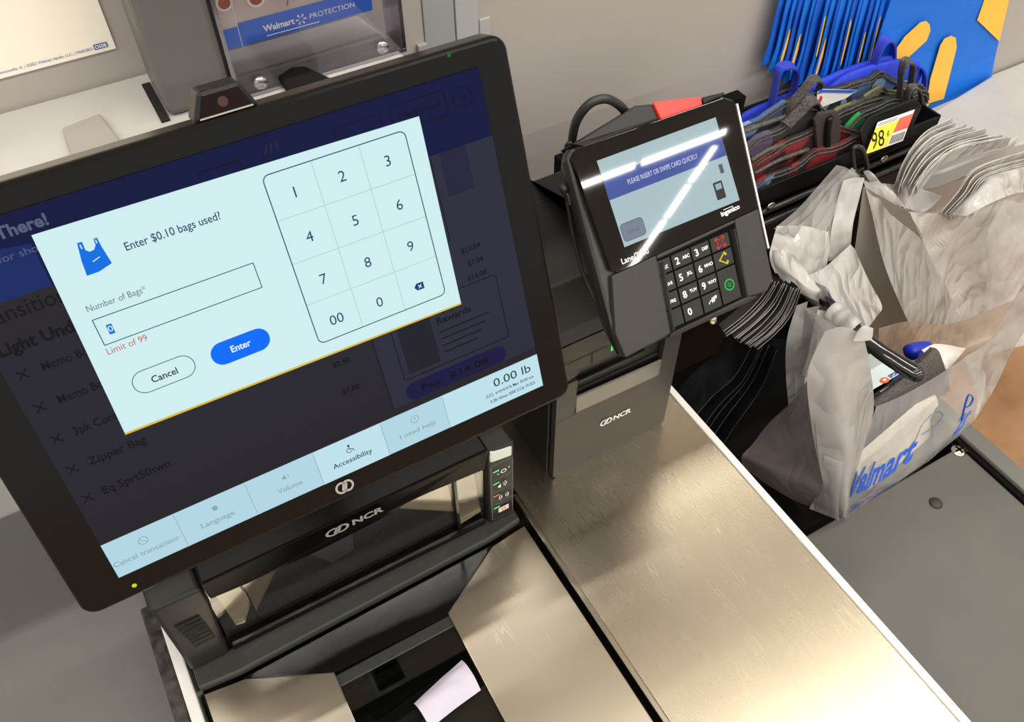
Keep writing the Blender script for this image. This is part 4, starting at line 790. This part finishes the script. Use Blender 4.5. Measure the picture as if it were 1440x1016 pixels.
# ------------------------------------------------ plastic bag bundles
def sheets(parent, A, Bq, n, k=4, wr=.002, m=BAGG, jit=.003, nm='bag_sheet', seed=0, edge=None):
    """n thin sheets between the sheet A and the sheet Bq (grids of points)"""
    for i in range(n):
        f = i/(n-1) if n > 1 else 0; G = []; J = Vector([random.uniform(-jit, jit) for _ in range(3)])
        for r, (ra, rb) in enumerate(zip(A, Bq)):
            G.append([Vector(a).lerp(Vector(b_), f)+J+Vector([random.uniform(-jit, jit)*.3 for _ in range(3)]) for a, b_ in zip(ra, rb)])
        b = B(); patch(b, G, k=k, wr=wr, fr=22, seed=seed+i*1.7); so = finish_mesh(nm, b, m, parent, smooth=True)
        if edge: b = B(); tube(b, [q+Vector((0, -.0006, .0006)) for q in G[0]], (.0004), n=5, k=6); finish_mesh('sheet_edge', b, edge, so, smooth=True)
EDG = mat('sheet_edge_light', (226, 224, 220), .4)
def down(row, dx, dy, dz): return [(p[0]+dx, p[1]+dy, p[2]+dz) for p in row]
def fan(parent, ea, eb, n, d1, d2=None, edge=None, **kw):
    """fan of sheets with front edges from line ea to line eb, each running back along d1"""
    d2 = d2 or d1
    sheets(parent, [ea, down(ea, *[v*.5 for v in d1]), down(ea, *d1)], [eb, down(eb, *[v*.5 for v in d2]), down(eb, *d2)], n, edge=edge, **kw)
# pack hanging at the back right: fanned upper bags
t = thing('bag_bundle', (1.06,0.6,0.0051), 'upper bundle of grey plastic bags fanned out beside the price ticket', 'bag bundle')
ea = [(0.9476,0.59,-0.0337), (0.944,0.59,0.0157), (0.9666,0.59,0.0465), (1.034,0.6,0.0422)]; eb = [(0.9545,0.56,-0.0162), (1.001,0.57,0.0026), (1.068,0.58,-0.0058), (1.216,0.6,-0.0587)]
fan(t, ea, eb, 13, (.026, .010, -.034), jit=.004, seed=3, edge=EDG)
t = thing('bag_bundle', (1.111,0.55,-0.0685), 'lower right bundle of grey plastic bags gathered and puckered at the frame edge', 'bag bundle')
ea = [(1.025,0.555,-0.0895), (1.043,0.555,-0.0553), (1.073,0.56,-0.0289), (1.223,0.57,-0.0568)]; eb = [(1.036,0.52,-0.0689), (1.075,0.53,-0.0601), (1.122,0.54,-0.0687), (1.249,0.55,-0.1092)]
fan(t, ea, eb, 11, (.03, .008, -.030), jit=.004, seed=40, edge=EDG)
b = B(); patch(b, [[(1.042,0.545,-0.0936), (1.068,0.545,-0.0663), (1.102,0.545,-0.0441), (1.223,0.55,-0.0753)], [(1.017,0.53,-0.0722), (1.052,0.53,-0.0443), (1.104,0.53,-0.0459), (1.232,0.55,-0.0894)], [(1.016,0.51,-0.0584), (1.063,0.51,-0.0539), (1.14,0.52,-0.0752), (1.243,0.53,-0.118)]], wr=.005, fr=24, seed=5); finish_mesh('bag_sheet', b, BAGG, t, smooth=True)
# back middle bags stretched between hook and arms
t = thing('open_bag_pack', (0.8744,0.6,0.0027), 'pack of grey plastic bags hung from the wire hook and spread open to both arms', 'bag pack')
def sheet(rows, m=BAGG, wr=.004, fr=12, k=7, nm='bag_sheet', seed=0, parent=None):
    b = B(); patch(b, rows, k=k, wr=wr, fr=fr, seed=seed); return finish_mesh(nm, b, m, parent or t, smooth=True)
# dark far sheets under and behind
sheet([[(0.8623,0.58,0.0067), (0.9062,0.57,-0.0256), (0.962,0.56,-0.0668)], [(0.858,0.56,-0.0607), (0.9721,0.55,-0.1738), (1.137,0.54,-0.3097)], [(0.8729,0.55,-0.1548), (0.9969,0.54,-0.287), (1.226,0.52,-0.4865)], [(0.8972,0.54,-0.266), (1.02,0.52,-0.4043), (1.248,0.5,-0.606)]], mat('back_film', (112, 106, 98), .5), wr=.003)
# panel right of the hook (grey, long diagonal edge)
sheet([[(0.8641,0.585,0.0143), (0.89,0.58,-0.0042), (0.919,0.575,-0.0282), (0.974,0.57,-0.079)], [(0.8728,0.56,-0.0294), (0.915,0.56,-0.0598), (0.9677,0.555,-0.1052), (1.026,0.55,-0.1551)], [(0.8869,0.53,-0.0897), (0.9375,0.53,-0.1296), (1.007,0.53,-0.1812), (1.087,0.53,-0.24)], [(0.9194,0.5,-0.164), (0.9778,0.5,-0.2089), (1.054,0.5,-0.2644), (1.141,0.5,-0.3306)], [(1.016,0.47,-0.3153), (1.056,0.47,-0.3472), (1.115,0.47,-0.3818), (1.208,0.47,-0.4496)]], BAGT, wr=.003, seed=2)
# upper right panel
sheet([[(0.9706,0.572,-0.0764), (1.033,0.56,-0.0952), (1.105,0.55,-0.106), (1.233,0.54,-0.1208)], [(1.001,0.56,-0.1126), (1.081,0.55,-0.1657), (1.154,0.54,-0.1758), (1.29,0.53,-0.2126)], [(1.058,0.55,-0.1966), (1.135,0.54,-0.2433), (1.193,0.52,-0.2545), (1.344,0.51,-0.3182)], [(1.13,0.52,-0.305), (1.196,0.51,-0.348), (1.27,0.5,-0.3773), (1.384,0.48,-0.4194)], [(1.212,0.49,-0.4488), (1.25,0.48,-0.4603), (1.304,0.47,-0.4622), (1.44,0.46,-0.5089)]], BAGG, wr=.007, fr=13, seed=8)
# fold hanging at far right
sheet([[(1.136,0.53,-0.0937), (1.15,0.52,-0.0966), (1.191,0.51,-0.113)], [(1.096,0.51,-0.1277), (1.135,0.5,-0.1517), (1.21,0.49,-0.192)], [(1.144,0.5,-0.2302), (1.166,0.49,-0.2482), (1.241,0.48,-0.2847)], [(1.159,0.48,-0.3181), (1.174,0.47,-0.3205), (1.23,0.46,-0.3462)]], BAGC, wr=.006, fr=20, seed=12)
# gathered ribbons left of the hook
sheets(t, [[(0.8406,0.6,0.0342), (0.8525,0.6,0.0228)], [(0.7974,0.59,0.0256), (0.8136,0.59,0.0075)], [(0.7433,0.57,0.0178), (0.7644,0.57,-0.0029)], [(0.6842,0.55,0.0324), (0.71,0.55,0.0073)]], [[(0.8532,0.59,0.0222), (0.8643,0.59,0.0133)], [(0.8264,0.58,-0.0121), (0.8448,0.58,-0.0271)], [(0.7838,0.56,-0.0219), (0.8073,0.56,-0.0459)], [(0.7424,0.54,-0.0187), (0.7708,0.54,-0.0593)]], 6, k=5, m=BAGT, jit=.003, seed=9)
sheet([[(0.8127,0.595,0.0502), (0.8304,0.592,0.041), (0.8562,0.59,0.0211)], [(0.7833,0.59,0.0312), (0.8058,0.585,0.0094), (0.8271,0.58,-0.0005)], [(0.7345,0.57,0.0306), (0.7657,0.565,-0.0021), (0.7909,0.56,-0.0141)], [(0.6862,0.56,0.0241), (0.7163,0.55,0.0021), (0.7687,0.55,-0.0334)]], BAGC, wr=.005, fr=22, seed=6)
# bright central strap
sheet([[(0.8238,0.585,0.0277), (0.8379,0.582,0.0288), (0.8586,0.58,0.0221)], [(0.8134,0.575,-0.0032), (0.828,0.57,-0.0081), (0.8492,0.57,-0.0073)], [(0.8011,0.56,-0.0357), (0.8194,0.555,-0.04), (0.834,0.555,-0.0314)], [(0.8027,0.55,-0.0772), (0.8226,0.55,-0.0785), (0.8406,0.55,-0.0711)]], BAGG, wr=.004, fr=18, seed=15)
# right ribbon from the hook
sheet([[(0.866,0.59,0.0219), (0.8695,0.585,0.0262), (0.8917,0.585,0.0036)], [(0.8949,0.58,-0.0158), (0.9068,0.575,-0.0123), (0.9209,0.575,-0.0203)], [(0.9223,0.57,-0.0472), (0.9429,0.57,-0.0506), (0.9692,0.57,-0.0718)]], BAGG, wr=.004, fr=22, seed=18)
sheet([[(0.9312,0.6,-0.0291), (1.001,0.6,-0.0618), (1.078,0.59,-0.1028)], [(0.943,0.59,-0.0482), (1.008,0.59,-0.0838), (1.047,0.58,-0.1032)], [(0.9643,0.58,-0.0691), (1.013,0.58,-0.0998), (1.022,0.575,-0.1002)]], BAGG, wr=.003, seed=19)
# pale front bag over the left arm
sheet([[(0.6899,0.56,0.0271), (0.7341,0.555,0.0117), (0.7789,0.55,-0.0135)], [(0.6781,0.55,0.0145), (0.7206,0.54,-0.0028), (0.781,0.54,-0.0387)], [(0.6688,0.54,0.0006), (0.7066,0.53,-0.0161), (0.7715,0.53,-0.0592)], [(0.6755,0.53,-0.0209), (0.7067,0.52,-0.0376), (0.7497,0.52,-0.0585)]], BAGG, wr=.007, fr=24, seed=21)
sheet([[(0.8218,0.54,-0.0471), (0.8375,0.54,-0.0645), (0.8473,0.54,-0.0794)], [(0.7559,0.52,-0.0411), (0.7985,0.515,-0.0689), (0.8648,0.52,-0.1185)], [(0.6931,0.5,-0.0143), (0.7671,0.495,-0.0692), (0.8879,0.5,-0.1625)], [(0.6871,0.48,-0.0163), (0.7478,0.475,-0.068), (0.851,0.48,-0.1484)], [(0.7097,0.46,-0.035), (0.7497,0.455,-0.0719), (0.8073,0.46,-0.1321)]], BAGG, wr=.003, fr=12, seed=24)
sheet([[(0.6578,0.53,0.0252), (0.6631,0.52,0.0307), (0.6765,0.51,0.0232)], [(0.6554,0.52,0.0111), (0.661,0.505,0.016), (0.6951,0.495,-0.0063)], [(0.6636,0.51,-0.0083), (0.6713,0.49,-0.0025), (0.6984,0.47,-0.0157)], [(0.6741,0.5,-0.0196), (0.6848,0.475,-0.023), (0.7071,0.455,-0.0342)]], BAGG, wr=.006, fr=26, seed=26)
# fanned bag edges hanging left of the arm
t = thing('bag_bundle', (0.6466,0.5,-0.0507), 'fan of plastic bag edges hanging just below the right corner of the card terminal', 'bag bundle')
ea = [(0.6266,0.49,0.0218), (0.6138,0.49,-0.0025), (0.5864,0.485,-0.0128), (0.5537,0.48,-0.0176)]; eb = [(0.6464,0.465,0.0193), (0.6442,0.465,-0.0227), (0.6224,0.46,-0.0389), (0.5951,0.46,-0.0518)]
fan(t, ea, eb, 18, (.012, .02, -.012), jit=.0028, m=mat('sheet_shade_grey', (66, 64, 62), .4, spec=.2), wr=.0015, seed=60, edge=mat('edge_grey', (150, 148, 145), .4))  # sheet faces painted dark for the shade inside the stack
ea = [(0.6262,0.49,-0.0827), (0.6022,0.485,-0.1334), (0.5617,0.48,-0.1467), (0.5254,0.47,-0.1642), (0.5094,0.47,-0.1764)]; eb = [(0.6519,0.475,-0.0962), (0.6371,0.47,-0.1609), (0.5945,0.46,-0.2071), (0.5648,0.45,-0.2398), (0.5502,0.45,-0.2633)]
t = thing('bag_bundle', (0.6027,0.48,-0.1728), 'bag sheets coloured dark for shade, trailing down beside the steel counter', 'bag bundle')
fan(t, ea, eb, 5, (.01, .05, -.01), jit=.003, m=BAGD, wr=.002, seed=80, edge=mat('edge_shaded', (70, 68, 66), .4))  # shade put into the film and edge colours
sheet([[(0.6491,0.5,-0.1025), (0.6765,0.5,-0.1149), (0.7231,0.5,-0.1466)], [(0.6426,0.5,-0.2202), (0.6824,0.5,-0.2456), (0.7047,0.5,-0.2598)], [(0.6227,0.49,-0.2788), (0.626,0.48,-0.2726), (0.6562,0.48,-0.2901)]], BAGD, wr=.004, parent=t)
t = thing('bag_bundle', (0.6717,0.45,-0.1245), 'three creased grey bag flaps hanging from the left arm beside the loaded bag', 'bag bundle')
for i, (a, m_) in enumerate(((0, BAGG), (14, BAGT), (30, BAGG))):
    x = 1116+a
    sheet([[(Vector(q)) for q in r] for r in ([[(0.6554,0.47,-0.0159), (0.6598,0.46,-0.002)], [(0.6468,0.46,-0.0679), (0.6569,0.45,-0.0484)], [(0.6693,0.455,-0.1574), (0.686,0.45,-0.1624)], [(0.7048,0.45,-0.2637), (0.7155,0.45,-0.2641)]], [[(0.6547,0.455,-0.007), (0.6696,0.45,-0.0054)], [(0.6586,0.45,-0.0755), (0.6751,0.44,-0.0619)], [(0.6752,0.445,-0.1578), (0.6983,0.44,-0.1593)], [(0.7062,0.44,-0.2462), (0.7146,0.44,-0.2321)]], [[(0.655,0.44,0.0039), (0.6848,0.435,-0.012)], [(0.6563,0.435,-0.0465), (0.709,0.43,-0.0845)], [(0.6646,0.43,-0.1136), (0.6987,0.425,-0.1291)], [(0.692,0.43,-0.2058), (0.6943,0.42,-0.1651)]])[i]], m_, wr=.004, fr=24, seed=90+i)

# ------------------------------------------------ loaded shopping bag on the bagging scale
t = thing('shopping_bag', (.72, .34, ZB), 'full grey plastic shopping bag with blue lettering hanging by its handles on the bagging scale', 'shopping bag')
F = [[(0.6764,0.335,-0.0763), (0.7305,0.338,-0.0923), (0.7992,0.342,-0.1003), (0.8537,0.345,-0.097)],
     [(0.6542,0.318,-0.1016), (0.7224,0.322,-0.1316), (0.8097,0.326,-0.1425), (0.8895,0.332,-0.1358)],
     [(0.6317,0.3,-0.1287), (0.7021,0.303,-0.1621), (0.8013,0.308,-0.1766), (0.8852,0.316,-0.1602)],
     [(0.6196,0.285,-0.1643), (0.6866,0.287,-0.1914), (0.7825,0.292,-0.1991), (0.8669,0.3,-0.1884)],
     [(0.6217,0.278,-0.2055), (0.7,0.29,-0.2331), (0.8083,0.302,-0.2508), (0.9015,0.312,-0.2353)]]
b = B(); GF = patch(b, F, k=8, wr=.0025, fr=14, seed=30); front = finish_mesh('front_panel', b, BAGC, t, smooth=True)
sheet([[(0.5787,0.372,0.073), (0.5901,0.362,0.0826), (0.6148,0.352,0.0678)], [(0.5662,0.365,0.0213), (0.5901,0.35,0.0389), (0.6353,0.342,0.0157)], [(0.5737,0.345,-0.0441), (0.5977,0.325,-0.0177), (0.6713,0.334,-0.0746)], [(0.5867,0.325,-0.1053), (0.6034,0.303,-0.0824), (0.651,0.314,-0.1089)], [(0.5984,0.308,-0.1522), (0.6092,0.288,-0.1411), (0.631,0.298,-0.1377)], [(0.62,0.29,-0.2081), (0.6189,0.28,-0.1993), (0.6236,0.279,-0.2018)]], film('bag_film_loaded', (194, 190, 186), clear=.10, trans=.3, wr=.45), wr=.003, fr=11, seed=33, nm='left_strap', k=8)
sheet([[(0.664,0.43,-0.1568), (0.6236,0.4,-0.0706), (0.5872,0.37,-0.0038)], [(0.63,0.43,-0.1803), (0.6031,0.38,-0.1043), (0.5768,0.342,-0.0427)], [(0.5999,0.425,-0.2091), (0.6048,0.37,-0.168), (0.5876,0.322,-0.1093)], [(0.5795,0.42,-0.2159), (0.5861,0.36,-0.1887), (0.6022,0.308,-0.1631)], [(0.585,0.415,-0.2404), (0.6122,0.35,-0.2497), (0.6166,0.29,-0.2052)]], film('side_film', (150, 140, 138), clear=.10, trans=.25, wr=.5), wr=.003, fr=12, seed=36, nm='side_gusset')
sheet([[(0.5851,0.318,-0.088), (0.5959,0.3,-0.0873)], [(0.6019,0.316,-0.1739), (0.6015,0.288,-0.1506)], [(0.6065,0.318,-0.2238), (0.6133,0.28,-0.203)]], BAGG, wr=.004, nm='corner_fold', seed=38)
sheet([[(0.8457,0.345,-0.0965), (0.859,0.338,-0.1209), (0.8861,0.32,-0.1772), (0.8655,0.3,-0.1906)], [(0.884,0.345,-0.0871), (0.9059,0.338,-0.1202), (0.9187,0.33,-0.1482), (0.921,0.32,-0.1809)], [(0.8849,0.345,-0.0171), (0.9025,0.34,-0.0466), (0.9178,0.335,-0.0722), (0.9259,0.33,-0.0988)], [(0.8678,0.34,0.0535), (0.8996,0.34,0.0237), (0.9163,0.335,0.0082), (0.93,0.33,-0.0026)]], film('strap_film', (198, 192, 184), clear=.2, trans=.4), wr=.004, fr=18, seed=40, nm='right_strap')
sheet([[(0.8165,0.45,-0.1249), (0.8852,0.45,-0.1477), (1.005,0.45,-0.2165), (1.11,0.43,-0.1994)], [(0.8287,0.44,-0.1773), (0.9088,0.44,-0.2204), (1.018,0.44,-0.2734), (1.09,0.42,-0.2582)], [(0.8621,0.43,-0.2662), (0.9536,0.43,-0.3061), (1.005,0.42,-0.2923), (1.019,0.4,-0.2552)]], film('back_film2', (176, 156, 136), clear=.25, trans=.3), wr=.003, seed=43, nm='back_panel')
sheet([[(0.6023,0.352,0.0768), (0.6046,0.35,0.0881), (0.6211,0.348,0.0768)], [(0.5991,0.35,0.0674), (0.6082,0.345,0.0672), (0.6225,0.345,0.0614)]], BAGG, wr=.004, nm='handle_knot', seed=44)
sheet([[(0.6546,0.46,-0.0066), (0.645,0.42,0.0107), (0.6261,0.38,0.035), (0.6184,0.36,0.0582)], [(0.6811,0.455,-0.0664), (0.6479,0.41,-0.024), (0.6258,0.37,0.0216), (0.6199,0.35,0.0502)], [(0.674,0.44,-0.1298), (0.6348,0.4,-0.0445), (0.6205,0.365,0.0118), (0.6306,0.345,0.0319)]], BAGG, wr=.006, fr=22, seed=46, nm='handle_drape')
b = B(); tube(b, [(0.671,0.4328,0.002), (0.6717,0.4219,0.002), (0.6724,0.411,0.002), (0.6746,0.3977,0)], lambda f: .0118+.0006*math.sin(f*17), n=18, k=6, cap=False); finish_mesh('handle_wrap', b, BAGG, t, smooth=True)
# lettering that follows the front panel
def on_front(x, y, h=.0016, G=GF):
    fx = min(max(x, 0), .999)*(len(G[0])-1); fy = min(max(y, 0), .999)*(len(G)-1); i, j = int(fy), int(fx); a, b_ = fx-j, fy-i
    p = (G[i][j].lerp(G[i][j+1], a)).lerp(G[i+1][j].lerp(G[i+1][j+1], a), b_)
    n = (G[i][j+1]-G[i][j]).cross(G[i+1][j]-G[i][j]).normalized()
    if n.y > 0: n = -n
    return p+n*h
INKB = mat('bag_ink_blue', (34, 84, 184), .5)
c = Can((0, 0, 0), UX, (0, 0, -1), 1)
fn = lambda x, y: on_front(x, y+.42*(-.5*(x-.3)) )
c.text('i', 'Walmart', -.10, .66, .21, w=.62, h=0, bold=.03, shear=.25, fn=fn); c.text('i', 'Save money.', .04, .86, .08, w=.40, h=0, fn=fn)
c.text('i', '2r', .80, .80, .15, w=.12, h=0, bold=.02, shear=.3, fn=fn)
c.done(front, {'i': ('bag_lettering', INKB)})
def ring_on(parent, pts, w, nm='bag_lettering'):
    pass
b = B(); tube(b, [Vector((0.8194,0.297,-0.1561)), Vector((0.8182,0.302,-0.1343)), Vector((0.8186,0.306,-0.1131)), Vector((0.8353,0.306,-0.1294)), Vector((0.8318,0.303,-0.1384)), Vector((0.8182,0.302,-0.1343))], .0014, n=6, flat=.6); finish_mesh('blue_letter', b, INKB, t)
b = B(); tube(b, [Vector(Y(*q, .302)) for q in ()] or [(0.7499,0.306,-0.1586), (0.7591,0.312,-0.1389), (0.7897,0.318,-0.1426), (0.8085,0.316,-0.1587), (0.7941,0.31,-0.1633), (0.7582,0.306,-0.1552)], .0008, n=6, flat=.6); finish_mesh('spark_outline', b, mat('spark_ink', (96, 116, 150), .5), t)
# contents
ob = thing('boxed_goods', (0.7844,0.345,-0.2171), 'cream product carton showing through the front of the full plastic bag', 'carton')
b = B(); prism(b, [(0.6632,0.31,-0.1783), (0.6758,0.318,-0.1665), (0.8446,0.352,-0.1891), (0.8542,0.352,-0.1921), (0.8699,0.332,-0.244), (0.6951,0.302,-0.2287)], (0, .010, .004)); finish_mesh('carton_face', b, mat('carton_cream', (250, 244, 226), .5), ob, bevel=.001)
for k_, (p1, p2) in enumerate((((1222, 676), (1250, 660)), ((1256, 654), (1280, 638)), ((1286, 634), (1318, 614)), ((1226, 686), (1262, 664)))):
    b = B(); prism(b, [Y(p1[0],p1[1],.30) if 0 else v for v in []] or [Vector((0,0,0))]*0 or [on_front((p1[0]-1195)/190, .84+k_*.02, -.0005), on_front((p2[0]-1195)/190, .80+k_*.01, -.0005), on_front((p2[0]-1195)/190, .90+k_*.01, -.0005), on_front((p1[0]-1195)/190, .93+k_*.02, -.0005)], (0, .0005, 0)); finish_mesh('print_patch', b, mat('print_mauve', (150, 128, 134), .6), ob)
MESHM = mat('mesh_weave', (52, 49, 47), .6, c2=(104, 98, 92), scale=600, bump=.6)
b = B(); 
patch(b, [[(0.7317,0.375,-0.1364), (0.7782,0.378,-0.128), (0.8218,0.382,-0.1099), (0.8327,0.384,-0.107)], [(0.7159,0.362,-0.1236), (0.7689,0.366,-0.1183), (0.814,0.37,-0.1045), (0.8381,0.374,-0.1085)], [(0.7124,0.352,-0.1217), (0.7719,0.354,-0.1302), (0.8303,0.356,-0.1366), (0.8531,0.358,-0.1438)]], k=8, wr=.001)
patch(b, [[(0.7124,0.352,-0.1217), (0.7719,0.354,-0.1302), (0.8303,0.356,-0.1366), (0.8531,0.358,-0.1438)], [(.655, .352, -.19), (.70, .354, -.19), (.76, .356, -.19), (.80, .358, -.19)]] if 0 else [[(0.7124,0.352,-0.1217), (0.7719,0.354,-0.1302), (0.8531,0.358,-0.1438)], [(0.7386,0.352,-0.178), (0.8035,0.354,-0.1927), (0.8935,0.358,-0.2079)]], k=5, wr=.0005)
po = finish_mesh('mesh_pouch', b, MESHM, smooth=True); tag(po, 'black woven mesh zipper pouch sticking out of the full plastic bag', 'pouch')
b = B(); tube(b, [(0.7206,0.366,-0.1253), (0.7512,0.368,-0.1238), (0.7804,0.37,-0.1182), (0.814,0.374,-0.1113)], .0016); finish_mesh('zipper', b, BLKG, po, smooth=True)
t2 = thing('labelled_box', (0.7817,0.4,-0.1606), 'pale blue labelled box with an orange seal inside the full plastic bag', 'box')
tl, tr, br, bl_ = [Vector(q) for q in ((0.7569,0.405,-0.1318), (0.8083,0.405,-0.1277), (0.7797,0.378,-0.1204), (0.7293,0.378,-0.1295))]
br = tr+(bl_-tl)
b = B(); prism(b, [tl, tr, br, bl_], (0, .03, -.02)); finish_mesh('box_body', b, mat('label_paleblue', (206, 222, 226), .5), t2, bevel=.001)
u = (tr-tl).normalized(); v = ((bl_-tl)-(bl_-tl).dot(u)*u).normalized(); c = Can(tl+u*(bl_-tl).dot(u)*.6, u, v, .001, step=.0008)
L1 = (tr-tl).length*1000; L2 = (bl_-tl).length*1000
c.circ('o', L1*.36, L2*.62, L2*.13, 1, sx=1.2); c.circ('w', L1*.36, L2*.62, L2*.05, 2, sx=1.3); c.text('n', 'SPORT', L1*.53, L2*.66, L2*.13, w=L1*.36, h=1, bold=.03)
for i in range(3): c.rect('n', L1*.53, L2*(.70+i*.06), L1*.86, L2*(.73+i*.06), 1)
c.rect('y', 0, L2*.90, L1, L2*.99, 1)
c.done(t2, {'o': ('seal', mat('seal_orange', (216, 108, 66), .5)), 'w': ('seal_mark', WHITE), 'n': ('label_lettering', mat('label_navy', (40, 70, 140), .5)), 'y': ('label_band', mat('band_cream', (226, 222, 200), .5))})
b = B(); tube(b, [(0.8553,0.415,-0.1618), (0.8736,0.415,-0.1664), (0.8884,0.41,-0.1684)], .010, n=14, flat=1.2); tag(finish_mesh('blue_cap', b, mat('cap_blue', (28, 52, 196), .4), smooth=True), 'royal blue bottle cap behind the mesh pouch', 'cap')
b = B(); patch(b, [[(0.8493,0.4,-0.1377), (0.8821,0.4,-0.1448), (0.9443,0.39,-0.1791)], [(0.845,0.385,-0.1347), (0.869,0.38,-0.1407), (0.9054,0.375,-0.1538)], [(0.8557,0.365,-0.1467), (0.8617,0.362,-0.1443), (0.8618,0.36,-0.1337)]], wr=.004, fr=25); tag(finish_mesh('white_wrapper', b, mat('wrapper_white', (236, 232, 228), .25), smooth=True), 'crumpled glossy white wrapper at the right of the mesh pouch', 'wrapper')
# low pale plinth at the wall behind the bags
t = thing('pale_plinth', (1.198,0.66,-0.0532), 'pale grey plinth box behind the upper plastic bag bundle', 'plinth')
b = B(); prism(b, [(1.174,0.7371,-0.09), (1.393,0.7706,-0.09), (1.375,0.7401,-0.09), (1.338,0.6881,-0.09), (1.281,0.6244,-0.09), (1.247,0.6179,-0.09), (1.112,0.6212,-0.09), (1.052,0.6359,-0.09)][::-1], (0, 0, -.035)); finish_mesh('plinth_top', b, LEDGE, t, bevel=.004)
b = B(); prism(b, [(1.10, .66, -.16), (1.10, .795, -.16), (1.48, .795, -.16), (3.0, .795, -.16), (3.0, .62, -.16), (1.36, .62, -.16)], (0, 0, .045)); tag(finish_mesh('wall_kerb', b, LEDGE, bevel=.003), 'pale kerb running along the foot of the grey wall at the far right', 'kerb')
